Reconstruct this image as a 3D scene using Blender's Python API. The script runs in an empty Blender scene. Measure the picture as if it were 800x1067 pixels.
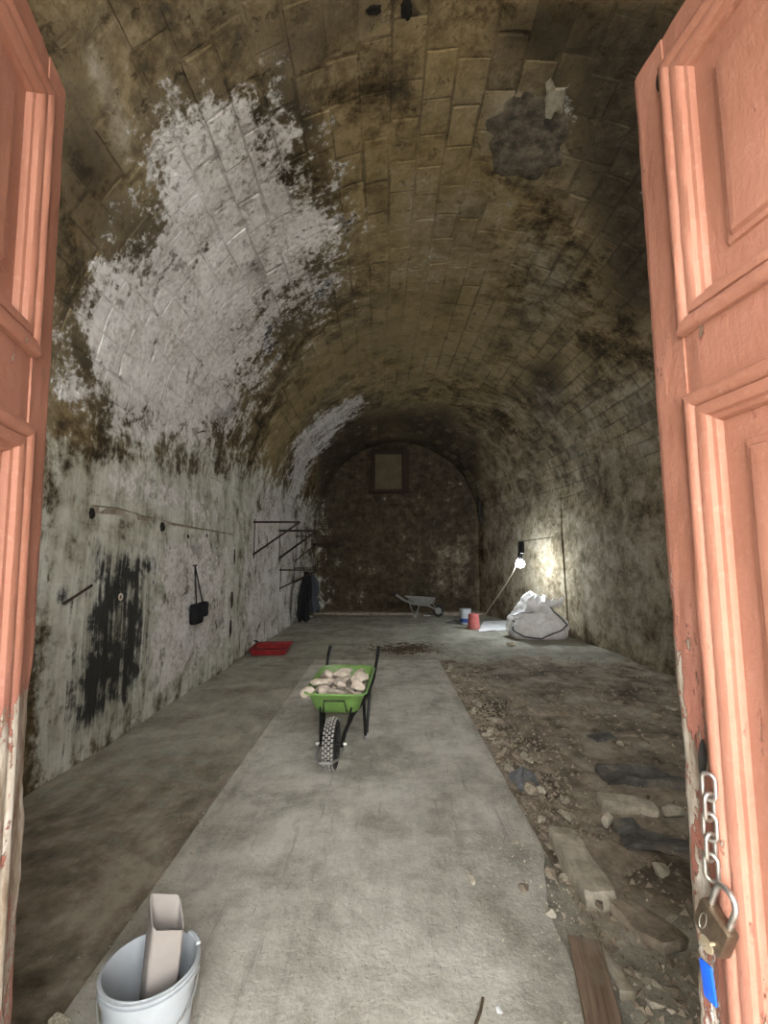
import bpy, bmesh, math, random
import numpy as np
from mathutils import Vector, Matrix, noise

random.seed(7)
S = bpy.context.scene
COL = S.collection

# ------------------------------------------------------------------ camera
F_PX, CAM_H = 500.0, 1.65
PITCH = math.atan((585 - 533.5) / F_PX)
cam_d = bpy.data.cameras.new('camera')
cam_d.sensor_fit = 'HORIZONTAL'
cam_d.sensor_width = 36.0
cam_d.lens = 36.0 * F_PX / 800.0
cam_d.clip_start = 0.02
cam = bpy.data.objects.new('camera', cam_d)
COL.objects.link(cam)
cam.location = (0, 0, CAM_H)
cam.rotation_euler = (math.pi / 2 + PITCH, 0, 0)
S.camera = cam

# ------------------------------------------------------------------ daylight
world = bpy.data.worlds.new('overcast_sky')
S.world = world
world.use_nodes = True
bg = world.node_tree.nodes['Background']
bg.inputs['Color'].default_value = (1.0, 0.985, 0.95, 1)
bg.inputs['Strength'].default_value = 6.0

S.view_settings.view_transform = 'Standard'
S.view_settings.look = 'None'
S.view_settings.gamma = 1.0
S.view_settings.use_curve_mapping = False
S.view_settings.exposure = 1.7
BULB_STRENGTH = 105.0

# ------------------------------------------------------------------ pixel helpers (photo pixels give directions only)
CP, SP = math.cos(PITCH), math.sin(PITCH)
def ray(x, y):
    a = (x - 400) / F_PX; b = -(y - 533.5) / F_PX
    return Vector((a, CP - b * SP, b * CP + SP))
def on_floor(x, y, z=0.0):
    r = ray(x, y); t = (z - CAM_H) / r.z
    return Vector((r.x * t, r.y * t, z))
def at_depth(x, y, Y):
    r = ray(x, y); t = Y / r.y
    return Vector((r.x * t, Y, CAM_H + r.z * t))
def project(P):
    P = np.asarray(P, float)
    X, Y, Z = P[:, 0], P[:, 1], P[:, 2] - CAM_H
    d = np.maximum(Y * CP + Z * SP, 0.05); v = Z * CP - Y * SP
    return np.stack([400 + F_PX * X / d, 533.5 - F_PX * v / d], 1)

# ------------------------------------------------------------------ node helpers
class NT:
    def __init__(s, name, rough=0.9):
        s.m = bpy.data.materials.new(name); s.m.use_nodes = True
        s.t = s.m.node_tree; s.n = s.t.nodes; s.l = s.t.links
        s.b = s.n['Principled BSDF']; s.b.inputs['Roughness'].default_value = rough
        s.b.inputs['Specular IOR Level'].default_value = 0.25
    def new(s, kind, **kw):
        n = s.n.new(kind)
        for k, v in kw.items(): setattr(n, k, v)
        return n
    def link(s, a, b): s.l.new(a, b)
    def put(s, sock, v):
        if isinstance(v, bpy.types.NodeSocket): s.link(v, sock)
        elif v is not None:
            if sock.type == 'RGBA' and len(v) == 3: v = (*v, 1)
            sock.default_value = v
    def pos(s): return s.new('ShaderNodeNewGeometry').outputs['Position']
    def obj(s): return s.new('ShaderNodeTexCoord').outputs['Object']
    def scaled(s, v, k):
        n = s.new('ShaderNodeVectorMath', operation='MULTIPLY'); s.link(v, n.inputs[0]); n.inputs[1].default_value = k
        return n.outputs[0]
    def noise(s, v, scale, detail=6, rough=0.6, dist=0.0):
        n = s.new('ShaderNodeTexNoise'); s.link(v, n.inputs['Vector'])
        n.inputs['Scale'].default_value = scale; n.inputs['Detail'].default_value = detail
        n.inputs['Roughness'].default_value = rough; n.inputs['Distortion'].default_value = dist
        return n.outputs['Fac']
    def vor(s, v, scale, feature='F1'):
        n = s.new('ShaderNodeTexVoronoi', feature=feature); s.link(v, n.inputs['Vector']); n.inputs['Scale'].default_value = scale
        return n.outputs['Distance']
    def math(s, op, a, b=None, c=None):
        n = s.new('ShaderNodeMath', operation=op)
        s.put(n.inputs[0], a)
        if b is not None: s.put(n.inputs[1], b)
        if c is not None: s.put(n.inputs[2], c)
        return n.outputs[0]
    def smooth(s, v, a, b, lo=0.0, hi=1.0):
        n = s.new('ShaderNodeMapRange', interpolation_type='SMOOTHSTEP')
        s.put(n.inputs['Value'], v); n.inputs['From Min'].default_value = a; n.inputs['From Max'].default_value = b
        n.inputs['To Min'].default_value = lo; n.inputs['To Max'].default_value = hi
        return n.outputs['Result']
    def ramp(s, v, stops):
        n = s.new('ShaderNodeValToRGB'); s.put(n.inputs['Fac'], v); e = n.color_ramp.elements
        while len(e) < len(stops): e.new(0.5)
        for i, (p, c) in enumerate(stops): e[i].position = p; e[i].color = (*c, 1)
        return n.outputs['Color']
    def mix(s, f, a, b, mode='MIX'):
        n = s.new('ShaderNodeMix', data_type='RGBA', blend_type=mode)
        s.put(n.inputs['Factor'], f); s.put(n.inputs['A'], None); 
        s.put(n.inputs[6], a); s.put(n.inputs[7], b)
        return n.outputs[2]
    def attr(s, name):
        n = s.new('ShaderNodeAttribute'); n.attribute_name = name; return n.outputs['Fac']
    def bump(s, h, strength=0.5, dist=0.02):
        n = s.new('ShaderNodeBump'); s.put(n.inputs['Height'], h)
        n.inputs['Strength'].default_value = strength; n.inputs['Distance'].default_value = dist
        s.link(n.outputs[0], s.b.inputs['Normal'])
    def color(s, c): s.put(s.b.inputs['Base Color'], c)

def simple(name, col, rough=0.6, metal=0.0, var=0.25, scale=14.0, dirt=None, bump=0.15):
    """plain coloured material with a mottled, slightly dirty surface"""
    t = NT(name, rough); p = t.obj()
    n = t.noise(p, scale, 6, 0.65)
    c = t.mix(t.smooth(n, 0.3, 0.7), tuple(x * (1 - var) for x in col), tuple(min(1, x * (1 + var)) for x in col))
    if dirt:
        c = t.mix(t.smooth(t.noise(p, scale * 0.35, 7, 0.7), 0.5, 0.68), c, dirt)
    t.color(c); t.b.inputs['Metallic'].default_value = metal
    t.put(t.b.inputs['Roughness'], t.smooth(n, 0.2, 0.8, rough * 0.85, min(1, rough * 1.15)))
    t.bump(n, bump, 0.004)
    return t.m

def masonry():
    t = NT('stained_masonry', 0.93); p = t.pos()
    n0 = t.noise(p, 0.55, 5, 0.6, 0.6); n1 = t.noise(p, 1.6, 8, 0.68, 0.5); n2 = t.noise(p, 5.0, 8, 0.7, 0.3); n3 = t.noise(p, 19, 6, 0.65)
    drip = t.noise(t.scaled(p, (5.5, 5.5, 0.55)), 1.0, 7, 0.7, 0.2)
    fine_drip = t.noise(t.scaled(p, (17, 17, 0.9)), 1.0, 5, 0.65)
    k = t.math('ADD', t.math('MULTIPLY', n1, 0.5), t.math('ADD', t.math('MULTIPLY', n2, 0.35), t.math('MULTIPLY', n3, 0.15)))
    k = t.math('MULTIPLY_ADD', t.math('SUBTRACT', k, 0.5), 1.75, 0.505)
    base = t.ramp(k, [(0.36, (0.026, 0.017, 0.007)), (0.45, (0.095, 0.066, 0.030)), (0.53, (0.185, 0.138, 0.072)), (0.64, (0.31, 0.245, 0.15))])
    base = t.mix(t.smooth(n0, 0.42, 0.62), base, t.mix(0.45, base, (0.16, 0.135, 0.092)))
    def mask(a, w2=1.1, w3=0.55, wd=0.0, lo=0.42, hi=0.58, w1=0.9):
        v = t.math('ADD', t.attr(a), t.math('MULTIPLY', t.math('SUBTRACT', n2, 0.5), w2))
        v = t.math('ADD', v, t.math('MULTIPLY', t.math('SUBTRACT', n3, 0.5), w3))
        v = t.math('ADD', v, t.math('MULTIPLY', t.math('SUBTRACT', n1, 0.5), w1))
        if wd: v = t.math('ADD', v, t.math('MULTIPLY', t.math('SUBTRACT', drip, 0.5), wd))
        return t.smooth(v, lo, hi)
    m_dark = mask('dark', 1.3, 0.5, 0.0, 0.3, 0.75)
    m_ochre = mask('ochre', 1.0, 0.3, 0.0, 0.2, 0.9)
    m_grey = mask('grey', 1.1, 0.5, 0.7, 0.34, 0.70, 1.5)
    m_plain = mask('plain', 0.9, 0.3, 0.5, 0.10, 0.95, 1.0)
    m_white = mask('white', 1.7, 1.0, 0.35, 0.36, 0.66, 1.6)
    v = t.math('ADD', t.attr('soot'), t.math('MULTIPLY', t.math('SUBTRACT', fine_drip, 0.5), 1.5))
    v = t.math('ADD', v, t.math('MULTIPLY', t.math('SUBTRACT', n1, 0.5), 2.2))
    v = t.math('ADD', v, t.math('MULTIPLY', t.math('SUBTRACT', n2, 0.5), 1.5))
    m_soot = t.smooth(v, 0.40, 0.90)
    c = t.mix(m_ochre, base, t.mix(0.6, base, (0.32, 0.24, 0.11)))
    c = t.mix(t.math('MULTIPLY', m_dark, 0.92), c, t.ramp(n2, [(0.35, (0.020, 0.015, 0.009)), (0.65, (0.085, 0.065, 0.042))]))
    c = t.mix(m_plain, c, t.ramp(k, [(0.34, (0.115, 0.090, 0.055)), (0.5, (0.245, 0.205, 0.142)), (0.66, (0.39, 0.345, 0.265))]))
    gk = t.math('ADD', t.math('MULTIPLY', drip, 0.35), t.math('ADD', t.math('MULTIPLY', n1, 0.4), t.math('MULTIPLY', n2, 0.25)))
    grey = t.ramp(gk, [(0.39, (0.17, 0.15, 0.10)), (0.46, (0.36, 0.345, 0.275)), (0.52, (0.53, 0.525, 0.455)), (0.61, (0.70, 0.70, 0.63))])
    c = t.mix(m_grey, c, grey)
    white = t.ramp(t.math('ADD', t.math('MULTIPLY', n1, 0.5), t.math('MULTIPLY', n3, 0.5)), [(0.40, (0.38, 0.345, 0.31)), (0.47, (0.54, 0.505, 0.475)), (0.53, (0.66, 0.63, 0.605)), (0.62, (0.78, 0.755, 0.735))])
    c = t.mix(m_white, c, white)
    pits = t.smooth(t.noise(p, 7.0, 6, 0.66), 0.60, 0.68)
    lost = t.smooth(t.noise(p, 2.6, 7, 0.62), 0.60, 0.66)
    c = t.mix(t.math('MULTIPLY', t.math('MAXIMUM', pits, lost), t.math('MULTIPLY_ADD', m_white, 0.20, 0.35)), c, t.mix(0.5, base, (0.04, 0.03, 0.018)))
    bare = t.smooth(t.noise(p, 0.9, 4, 0.55), 0.44, 0.62, 0.14, 1.0)
    c = t.mix(t.math('MULTIPLY', t.math('MULTIPLY', t.attr('mortar'), 0.50), bare), c, t.mix(m_white, (0.022, 0.017, 0.011), (0.12, 0.10, 0.075)))
    tone = t.math('MULTIPLY', t.attr('tone'), t.math('MULTIPLY', bare, t.math('MULTIPLY_ADD', m_white, -0.6, 1.0)))
    c = t.mix(t.math('MAXIMUM', tone, 0.0), c, t.mix(0.5, c, (0.34, 0.265, 0.15)))
    c = t.mix(t.math('MULTIPLY', t.math('MINIMUM', tone, 0.0), -1.0), c, t.mix(0.55, c, (0.035, 0.025, 0.014)))
    c = t.mix(t.math('MULTIPLY', m_soot, 0.96), c, (0.008, 0.008, 0.0085))
    t.color(c)
    h = t.math('ADD', t.math('MULTIPLY', n2, 0.9), t.math('MULTIPLY', n3, 0.45))
    h = t.math('ADD', h, t.math('MULTIPLY', t.math('ADD', m_white, m_grey), 0.28))
    h = t.math('SUBTRACT', h, t.math('MULTIPLY', pits, 0.7))
    t.bump(h, 0.85, 0.03)
    return t.m
M_MASON = masonry()

def ground_mat(name, stops, rel=0.6, scuff=0.0, stain=None):
    t = NT(name, 0.92); p = t.pos()
    n1 = t.noise(p, 1.3, 8, 0.66, 0.4); n2 = t.noise(p, 6, 8, 0.7); n3 = t.noise(p, 34, 5, 0.65)
    sweep = t.noise(t.scaled(p, (7, 1.1, 1)), 1.0, 6, 0.65, 0.3)
    k = t.math('ADD', t.math('MULTIPLY', n1, 0.55), t.math('ADD', t.math('MULTIPLY', n2, 0.3), t.math('MULTIPLY', sweep, 0.15)))
    c = t.ramp(k, stops)
    g = t.smooth(n3, 0.3, 0.72)
    c = t.mix(t.math('MULTIPLY', g, 0.45), c, t.mix(0.5, c, (0.62, 0.59, 0.53)))
    if scuff:
        c = t.mix(t.math('MULTIPLY', t.smooth(t.noise(p, 3.2, 9, 0.78, 0.5), 0.56, 0.66), scuff), c, (0.66, 0.65, 0.60))
    if stain:
        c = t.mix(t.smooth(t.noise(p, 0.9, 6, 0.65, 0.7), 0.52, 0.66, 0, 0.7), c, stain)
    sp = t.noise(p, 140, 3, 0.6); c = t.mix(t.smooth(sp, 0.54, 0.66, 0, 0.45), c, (0.62, 0.60, 0.54)); c = t.mix(t.smooth(t.noise(p, 75, 4, 0.7), 0.58, 0.68, 0, 0.5), c, (0.12, 0.105, 0.08))
    c = t.mix(t.smooth(t.noise(t.scaled(p, (16, 2.0, 1)), 1.0, 5, 0.7, 0.4), 0.56, 0.68, 0, 0.35), c, (0.17, 0.155, 0.125))
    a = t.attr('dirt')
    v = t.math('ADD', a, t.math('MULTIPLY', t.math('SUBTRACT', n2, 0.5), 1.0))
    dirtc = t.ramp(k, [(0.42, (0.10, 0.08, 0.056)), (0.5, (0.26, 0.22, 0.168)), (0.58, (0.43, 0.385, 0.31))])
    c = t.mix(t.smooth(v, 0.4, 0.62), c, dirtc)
    t.color(c)
    t.bump(t.math('ADD', n2, t.math('MULTIPLY', n3, 0.6)), rel, 0.02)
    return t.m
M_SLAB = ground_mat('worn_concrete', [(0.42, (0.28, 0.265, 0.22)), (0.50, (0.46, 0.445, 0.395)), (0.57, (0.61, 0.595, 0.54))], 0.5, 0.55)
M_FLOOR = ground_mat('dusty_floor', [(0.41, (0.15, 0.14, 0.105)), (0.50, (0.29, 0.28, 0.225)), (0.58, (0.41, 0.395, 0.33))], 0.6, 0.15)
M_STREET = ground_mat('street_paving', [(0.36, (0.33, 0.31, 0.27)), (0.64, (0.50, 0.47, 0.42))])

def paint_mat():
    t = NT('chipped_coral_paint', 0.55); p = t.pos()
    n1 = t.noise(p, 3.0, 6, 0.6); n2 = t.noise(t.scaled(p, (30, 30, 9)), 1.0, 7, 0.72, 0.4); n3 = t.noise(p, 60, 6, 0.7)
    c = t.ramp(n1, [(0.3, (0.275, 0.117, 0.076)), (0.7, (0.37, 0.173, 0.12))])
    c = t.mix(t.smooth(n3, 0.52, 0.7, 0, 0.35), c, (0.45, 0.25, 0.19))
    c = t.mix(t.smooth(t.attr('wear'), 0.2, 0.7, 0, 0.7), c, t.mix(t.smooth(n2, 0.4, 0.6), (0.22, 0.09, 0.07), (0.36, 0.21, 0.17)))
    chip = t.math('ADD', t.attr('wear'), t.math('MULTIPLY', t.math('SUBTRACT', n2, 0.5), 1.9))
    chip = t.math('ADD', chip, t.math('MULTIPLY', t.math('SUBTRACT', n3, 0.5), 0.7))
    mk = t.smooth(chip, 0.60, 0.68)
    under = t.ramp(t.noise(t.scaled(p, (22, 22, 5)), 1.0, 6, 0.7), [(0.35, (0.14, 0.095, 0.06)), (0.5, (0.30, 0.26, 0.21)), (0.64, (0.48, 0.455, 0.415))])
    edge = t.math('MULTIPLY', t.smooth(chip, 0.50, 0.60), 0.6)
    c = t.mix(edge, c, (0.25, 0.075, 0.05))
    c = t.mix(mk, c, under)
    t.color(c)
    h = t.math('SUBTRACT', t.math('ADD', t.math('MULTIPLY', n2, 0.5), t.math('MULTIPLY', n3, 0.3)), t.math('MULTIPLY', mk, 0.6))
    t.bump(h, 0.9, 0.005)
    return t.m
M_PAINT = paint_mat()

def wood_mat(name, a, b, dust=(0.30, 0.27, 0.22)):
    t = NT(name, 0.8); p = t.obj()
    g = t.noise(t.scaled(p, (34, 2.2, 20)), 1.0, 7, 0.65, 0.6)
    w = t.noise(p, 4, 5, 0.6)
    c = t.mix(t.smooth(g, 0.3, 0.7), a, b); c = t.mix(t.smooth(w, 0.45, 0.65, 0, 0.5), c, dust)
    t.color(c); t.bump(g, 0.4, 0.004); return t.m
M_PLANK = wood_mat('weathered_wood', (0.13, 0.085, 0.055), (0.27, 0.20, 0.145))
M_DARKWOOD = wood_mat('dark_frame_wood', (0.022, 0.014, 0.010), (0.05, 0.032, 0.022), (0.03, 0.02, 0.014))
M_STONE = simple('limestone', (0.46, 0.42, 0.34), 0.95, 0, 0.3, 9, (0.28, 0.24, 0.18), 0.5)
M_STONE_PALE = simple('pale_limestone', (0.60, 0.52, 0.44), 0.95, 0, 0.2, 16, (0.46, 0.38, 0.31), 0.5)
M_STONE_BROWN = simple('earthy_stone', (0.29, 0.245, 0.19), 0.95, 0, 0.35, 10, (0.17, 0.14, 0.10), 0.6)
M_SLATE = simple('dark_slate', (0.10, 0.097, 0.09), 0.9, 0, 0.35, 12, (0.21, 0.185, 0.15))
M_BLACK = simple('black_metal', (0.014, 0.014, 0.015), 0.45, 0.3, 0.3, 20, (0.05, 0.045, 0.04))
M_RUST = simple('rusty_iron', (0.040, 0.028, 0.020), 0.8, 0.2, 0.4, 18, (0.075, 0.040, 0.022), 0.4)
M_STEEL = simple('dull_steel', (0.42, 0.41, 0.39), 0.38, 0.9, 0.2, 30, (0.22, 0.17, 0.12))
M_BRASS = simple('worn_padlock_metal', (0.20, 0.155, 0.11), 0.42, 0.85, 0.25, 30, (0.12, 0.09, 0.065))
M_BLUE = simple('blue_plastic', (0.012, 0.10, 0.62), 0.35, 0, 0.12, 20)
M_GREEN = simple('green_enamel', (0.175, 0.315, 0.085), 0.5, 0, 0.15, 10, (0.27, 0.34, 0.20))
M_TYRE = simple('dusty_tyre', (0.030, 0.030, 0.032), 0.85, 0, 0.3, 24, (0.10, 0.095, 0.085))
M_TREAD = simple('dusty_tread', (0.34, 0.33, 0.31), 0.9, 0, 0.3, 40, (0.22, 0.21, 0.19))
M_WHITEPL = simple('white_plastic', (0.42, 0.455, 0.49), 0.42, 0, 0.07, 6, (0.36, 0.38, 0.39), 0.05)
M_DUCT = simple('pinkish_grey_plastic', (0.30, 0.275, 0.26), 0.5, 0, 0.08, 6, (0.26, 0.235, 0.215), 0.06)
M_RED = simple('red_plastic', (0.26, 0.020, 0.022), 0.5, 0, 0.2, 8, (0.20, 0.06, 0.05))
M_PINKRED = simple('faded_red_plastic', (0.50, 0.14, 0.13), 0.6, 0, 0.15, 10, (0.45, 0.20, 0.18))
M_CLOTHBLK = simple('black_fabric', (0.010, 0.010, 0.012), 0.95, 0, 0.3, 30)
M_CLOTHGREY = simple('blue_grey_fabric', (0.055, 0.06, 0.075), 0.95, 0, 0.3, 30)
M_WOVEN = simple('white_woven_sack', (0.84, 0.83, 0.84), 0.8, 0, 0.08, 9, (0.68, 0.66, 0.64), 0.3)
M_SHEET = simple('white_sheeting', (0.75, 0.76, 0.78), 0.8, 0, 0.08, 6, (0.6, 0.6, 0.58))
M_CORD = simple('pale_cord', (0.62, 0.56, 0.44), 0.6, 0, 0.1)
M_GREYMETAL = simple('grey_galvanised_metal', (0.30, 0.30, 0.29), 0.6, 0.4, 0.2, 10, (0.24, 0.21, 0.17))
M_FILM = simple('grey_plastic_film', (0.17, 0.175, 0.185), 0.5, 0, 0.3, 12, (0.10, 0.10, 0.10))
M_TWIG = simple('dry_twig', (0.10, 0.075, 0.05), 0.95, 0, 0.3, 20)
M_NICHE = simple('olive_plaster_infill', (0.11, 0.09, 0.052), 0.95, 0, 0.2, 3, (0.075, 0.06, 0.036), 0.3)
M_HOLE = simple('unlit_hollow', (0.012, 0.010, 0.008), 1.0, 0, 0.3, 10)  # near-black colour stands in for the shade inside holes
M_BLUEPRINT = simple('blue_label_print', (0.03, 0.08, 0.28), 0.5, 0, 0.2, 20)
M_ROPE = simple('dark_webbing', (0.05, 0.05, 0.055), 0.9, 0, 0.2, 20)
t_ = NT('lit_bulb_glass'); t_.b.inputs['Emission Color'].default_value = (0.88, 0.96, 1, 1); t_.b.inputs['Emission Strength'].default_value = BULB_STRENGTH
M_BULB = t_.m

# ------------------------------------------------------------------ object helpers
def tag(o, label=None, cat=None, group=None, kind=None):
    if label: o['label'] = label
    if cat: o['category'] = cat
    if group: o['group'] = group
    if kind: o['kind'] = kind
    return o
def empty(name, loc=(0, 0, 0), rz=0.0):
    o = bpy.data.objects.new(name, None); COL.objects.link(o)
    o.empty_display_size = 0.1; o.location = loc; o.rotation_euler = (0, 0, rz); return o
def link(name, me, mat, parent=None, loc=None):
    o = bpy.data.objects.new(name, me); COL.objects.link(o)
    if mat and not me.materials: me.materials.append(mat)
    if parent: o.parent = parent
    if loc is not None: o.location = loc
    return o
class MB:
    """collects shapes, then links them as one mesh object"""
    def __init__(s): s.v = []; s.f = []
    def add(s, vs, fs):
        o = len(s.v); s.v += [tuple(v) for v in vs]; s.f += [tuple(i + o for i in f) for f in fs]; return s
    def bm(s, bm):
        bm.verts.ensure_lookup_table(); bm.verts.index_update()
        s.add([v.co.copy() for v in bm.verts], [[v.index for v in f.verts] for f in bm.faces]); bm.free(); return s
    def box(s, c, size, bevel=0.0, rot=None, seg=1):
        bm = bmesh.new(); bmesh.ops.create_cube(bm, size=1)
        bmesh.ops.scale(bm, vec=size, verts=bm.verts)
        if bevel: bmesh.ops.bevel(bm, geom=bm.edges[:], offset=bevel, segments=seg, affect='EDGES', profile=0.5)
        if rot is not None: bmesh.ops.rotate(bm, matrix=rot, cent=(0, 0, 0), verts=bm.verts)
        bmesh.ops.translate(bm, vec=c, verts=bm.verts); return s.bm(bm)
    def tube(s, pts, r, n=8, caps=True):
        pts = [Vector(p) for p in pts]; rs = r if isinstance(r, (list, tuple)) else [r] * len(pts)
        vs = []; fs = []; up = None
        for i, p in enumerate(pts):
            d = (pts[min(i + 1, len(pts) - 1)] - pts[max(i - 1, 0)]).normalized()
            if up is None: up = d.orthogonal().normalized()
            up = (up - d * up.dot(d)); up = up.normalized() if up.length > 1e-6 else d.orthogonal().normalized()
            b = d.cross(up)
            for k in range(n):
                a = 2 * math.pi * k / n; vs.append(p + (up * math.cos(a) + b * math.sin(a)) * rs[i])
        for i in range(len(pts) - 1):
            for k in range(n):
                fs.append((i * n + k, i * n + (k + 1) % n, (i + 1) * n + (k + 1) % n, (i + 1) * n + k))
        if caps: fs.append(tuple(range(n))[::-1]); fs.append(tuple(range((len(pts) - 1) * n, len(pts) * n)))
        return s.add(vs, fs)
    def ring(s, c, R, r, ax=(0, 0, 1), n=24, m=8, sx=1.0):
        ax = Vector(ax).normalized(); u = ax.orthogonal().normalized(); w = ax.cross(u); vs = []; fs = []
        for i in range(n):
            a = 2 * math.pi * i / n; d = u * math.cos(a) * sx + w * math.sin(a); dd = (u * math.cos(a) + w * math.sin(a))
            for k in range(m):
                b = 2 * math.pi * k / m; vs.append(Vector(c) + d * R + dd * (r * math.cos(b)) + ax * (r * math.sin(b)))
        for i in range(n):
            for k in range(m):
                fs.append((i * m + k, ((i + 1) % n) * m + k, ((i + 1) % n) * m + (k + 1) % m, i * m + (k + 1) % m))
        return s.add(vs, fs)
    def loft(s, rings, closed=True, cap0=False, cap1=False):
        n = len(rings[0]); vs = [v for r in rings for v in r]; fs = []
        for i in range(len(rings) - 1):
            for k in range(n if closed else n - 1):
                fs.append((i * n + k, i * n + (k + 1) % n, (i + 1) * n + (k + 1) % n, (i + 1) * n + k))
        if cap0: fs.append(tuple(range(n))[::-1])
        if cap1: fs.append(tuple(range((len(rings) - 1) * n, len(rings) * n)))
        return s.add(vs, fs)
    def lathe(s, prof, c=(0, 0, 0), n=28):
        return s.loft([[(c[0] + r * math.cos(2 * math.pi * k / n), c[1] + r * math.sin(2 * math.pi * k / n), c[2] + z) for k in range(n)] for r, z in prof])
    def build(s, name, mat, parent=None, smooth=False, loc=None):
        me = bpy.data.meshes.new(name); me.from_pydata(s.v, [], s.f); me.update()
        if smooth:
            me.polygons.foreach_set('use_smooth', [True] * len(me.polygons))
            try: me.set_sharp_from_angle(angle=math.radians(40))
            except Exception: pass
        return link(name, me, mat, parent, loc)
def fix_normals(o):
    bm = bmesh.new(); bm.from_mesh(o.data); bmesh.ops.recalc_face_normals(bm, faces=bm.faces); bm.to_mesh(o.data); bm.free(); return o
def add_attr(me, name, vals):
    a = me.attributes.new(name, 'FLOAT', 'POINT'); a.data.foreach_set('value', np.asarray(vals, np.float32))
def rz(a): return Matrix.Rotation(a, 3, 'Z')
def nz(x, y, z, s=1.0): return noise.noise(Vector((x * s, y * s, z * s)))
def fbm(x, y, z, s=1.0, o=4): return noise.fractal(Vector((x * s, y * s, z * s)), 0.8, 2.0, o)

# ------------------------------------------------------------------ stain and tone regions, traced in the photo and laid on to the walls
def sdist(P, poly):
    P = np.asarray(P); poly = np.asarray(poly, float); n = len(poly)
    d = np.full(len(P), 1e9); ins = np.zeros(len(P), bool)
    for i in range(n):
        a, b = poly[i], poly[(i + 1) % n]; e = b - a; w = P - a
        tt = np.clip((w @ e) / max(e @ e, 1e-9), 0, 1); q = w - tt[:, None] * e
        d = np.minimum(d, np.hypot(q[:, 0], q[:, 1]))
        c = ((a[1] <= P[:, 1]) & (b[1] > P[:, 1])) | ((b[1] <= P[:, 1]) & (a[1] > P[:, 1]))
        with np.errstate(divide='ignore', invalid='ignore'):
            xs = a[0] + (P[:, 1] - a[1]) / (b[1] - a[1]) * e[0]
        ins ^= c & (P[:, 0] < xs)
    return np.where(ins, d, -d)
# region -> list of (polygon, softness in pixels, strength)
REG = {
 'white': [
   ([(168,122),(205,100),(262,92),(300,118),(322,180),(352,232),(332,262),(348,305),(288,345),(262,400),(238,452),(180,462),(112,455),(84,402),(68,335),(98,288),(132,256),(166,215)], 48, 0.90),
   ([(297,500),(306,462),(335,430),(378,410),(382,420),(352,450),(325,482),(312,520)], 9, 0.85),
   ([(165,560),(240,560),(244,662),(170,735),(155,700)], 16, 0.72),
   ([(268,496),(318,520),(326,640),(268,690),(246,655),(252,560)], 14, 0.70),
   ([(118,480),(165,490),(240,520),(262,500),(262,560),(100,520)], 20, 0.52),
   ([(560,88),(592,84),(600,125),(580,128)], 6, 0.62),
 ],
 'grey': [
   ([(60,455),(160,470),(268,480),(330,520),(330,650),(190,745),(30,830),(30,540)], 30, 0.85),
   ([(90,380),(150,420),(235,440),(262,500),(180,510),(80,480)], 24, 0.55),
 ],
 'plain': [
   ([(508,525),(585,495),(596,668),(508,645)], 22, 1.05),
   ([(445,560),(494,556),(494,618),(450,615)], 16, 0.42),
   ([(588,530),(720,530),(720,710),(596,665)], 26, 0.85),
   ([(500,105),(548,85),(595,118),(592,165),(548,185),(505,160)], 10, 0.75),
   ([(540,240),(610,260),(600,345),(540,330)], 26, 0.7),
   ([(82,52),(104,44),(142,158),(126,160)], 7, 0.95),
   ([(40,480),(110,470),(120,600),(40,760)], 26, 0.6),
   ([(400,170),(520,170),(530,290),(410,300)], 40, 0.5),
   ([(530,430),(640,380),(720,380),(720,540),(520,530)], 34, 0.68),
 ],
 'soot': [
   ([(100,566),(120,570),(154,582),(156,645),(149,702),(134,735),(112,746),(94,766),(76,768),(72,690),(84,655),(97,632),(108,606)], 16, 0.90),
   ([(58,600),(100,560),(105,620),(80,660),(66,770),(40,770)], 26, 0.34),
   ([(275,330),(345,290),(355,312),(290,370),(262,400)], 10, 0.52),
   ([(345,225),(365,215),(380,240),(360,250)], 8, 0.5),
 ],
 'ochre': [
   ([(330,120),(520,110),(560,220),(540,400),(420,430),(330,400),(365,290)], 60, 0.9),
   ([(262,500),(285,430),(330,365),(390,330),(395,370),(340,410),(300,465),(285,520)], 14, 1.0),
   ([(400,0),(520,0),(510,110),(420,120)], 40, 0.7),
   ([(80,60),(130,50),(190,200),(130,230)], 40, 0.5),
   ([(500,200),(640,220),(660,480),(520,430)], 50, 0.55),
 ],
 'dark': [  # darker tone over the far wall, vault top and patches
   ([(560,0),(720,0),(690,330),(640,330),(610,200),(590,90)], 40, 0.9),
   ([(500,0),(600,0),(590,70),(520,60)], 24, 0.7),
   ([(285,60),(330,110),(352,220),(372,262),(345,240),(318,150),(270,110)], 16, 0.8),
   ([(250,0),(390,0),(380,60),(280,80)], 40, 0.55),
   ([(30,0),(80,0),(120,120),(160,230),(90,290),(60,320)], 30, 0.5),
   ([(545,380),(585,370),(590,450),(555,450)], 16, 0.8),
   ([(590,470),(690,440),(690,540),(600,520)], 30, 0.45),
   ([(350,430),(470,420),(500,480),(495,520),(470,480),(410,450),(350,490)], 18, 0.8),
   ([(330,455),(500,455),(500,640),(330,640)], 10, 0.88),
   ([(380,9),(392,5),(396,10),(386,14)], 3, 1.4), ([(417,-6),(427,-4),(432,16),(418,18)], 3, 1.4),  # shade of the ceiling holes painted as dark spots
   ([(60,360),(170,400),(260,430),(258,470),(180,470),(60,440)], 24, 0.42),
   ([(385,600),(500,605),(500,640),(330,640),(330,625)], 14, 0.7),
 ]}
# hollows knocked in the wall faces
def stain(me):
    P = np.array([v.co for v in me.vertices]); uv = project(P)
    for k, regs in REG.items():
        a = np.zeros(len(P))
        for poly, soft, st in regs:
            d = sdist(uv, poly)
            a = np.maximum(a, st * np.clip(0.5 + d / (2 * soft), 0, 1))
        add_attr(me, k, a)

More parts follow.
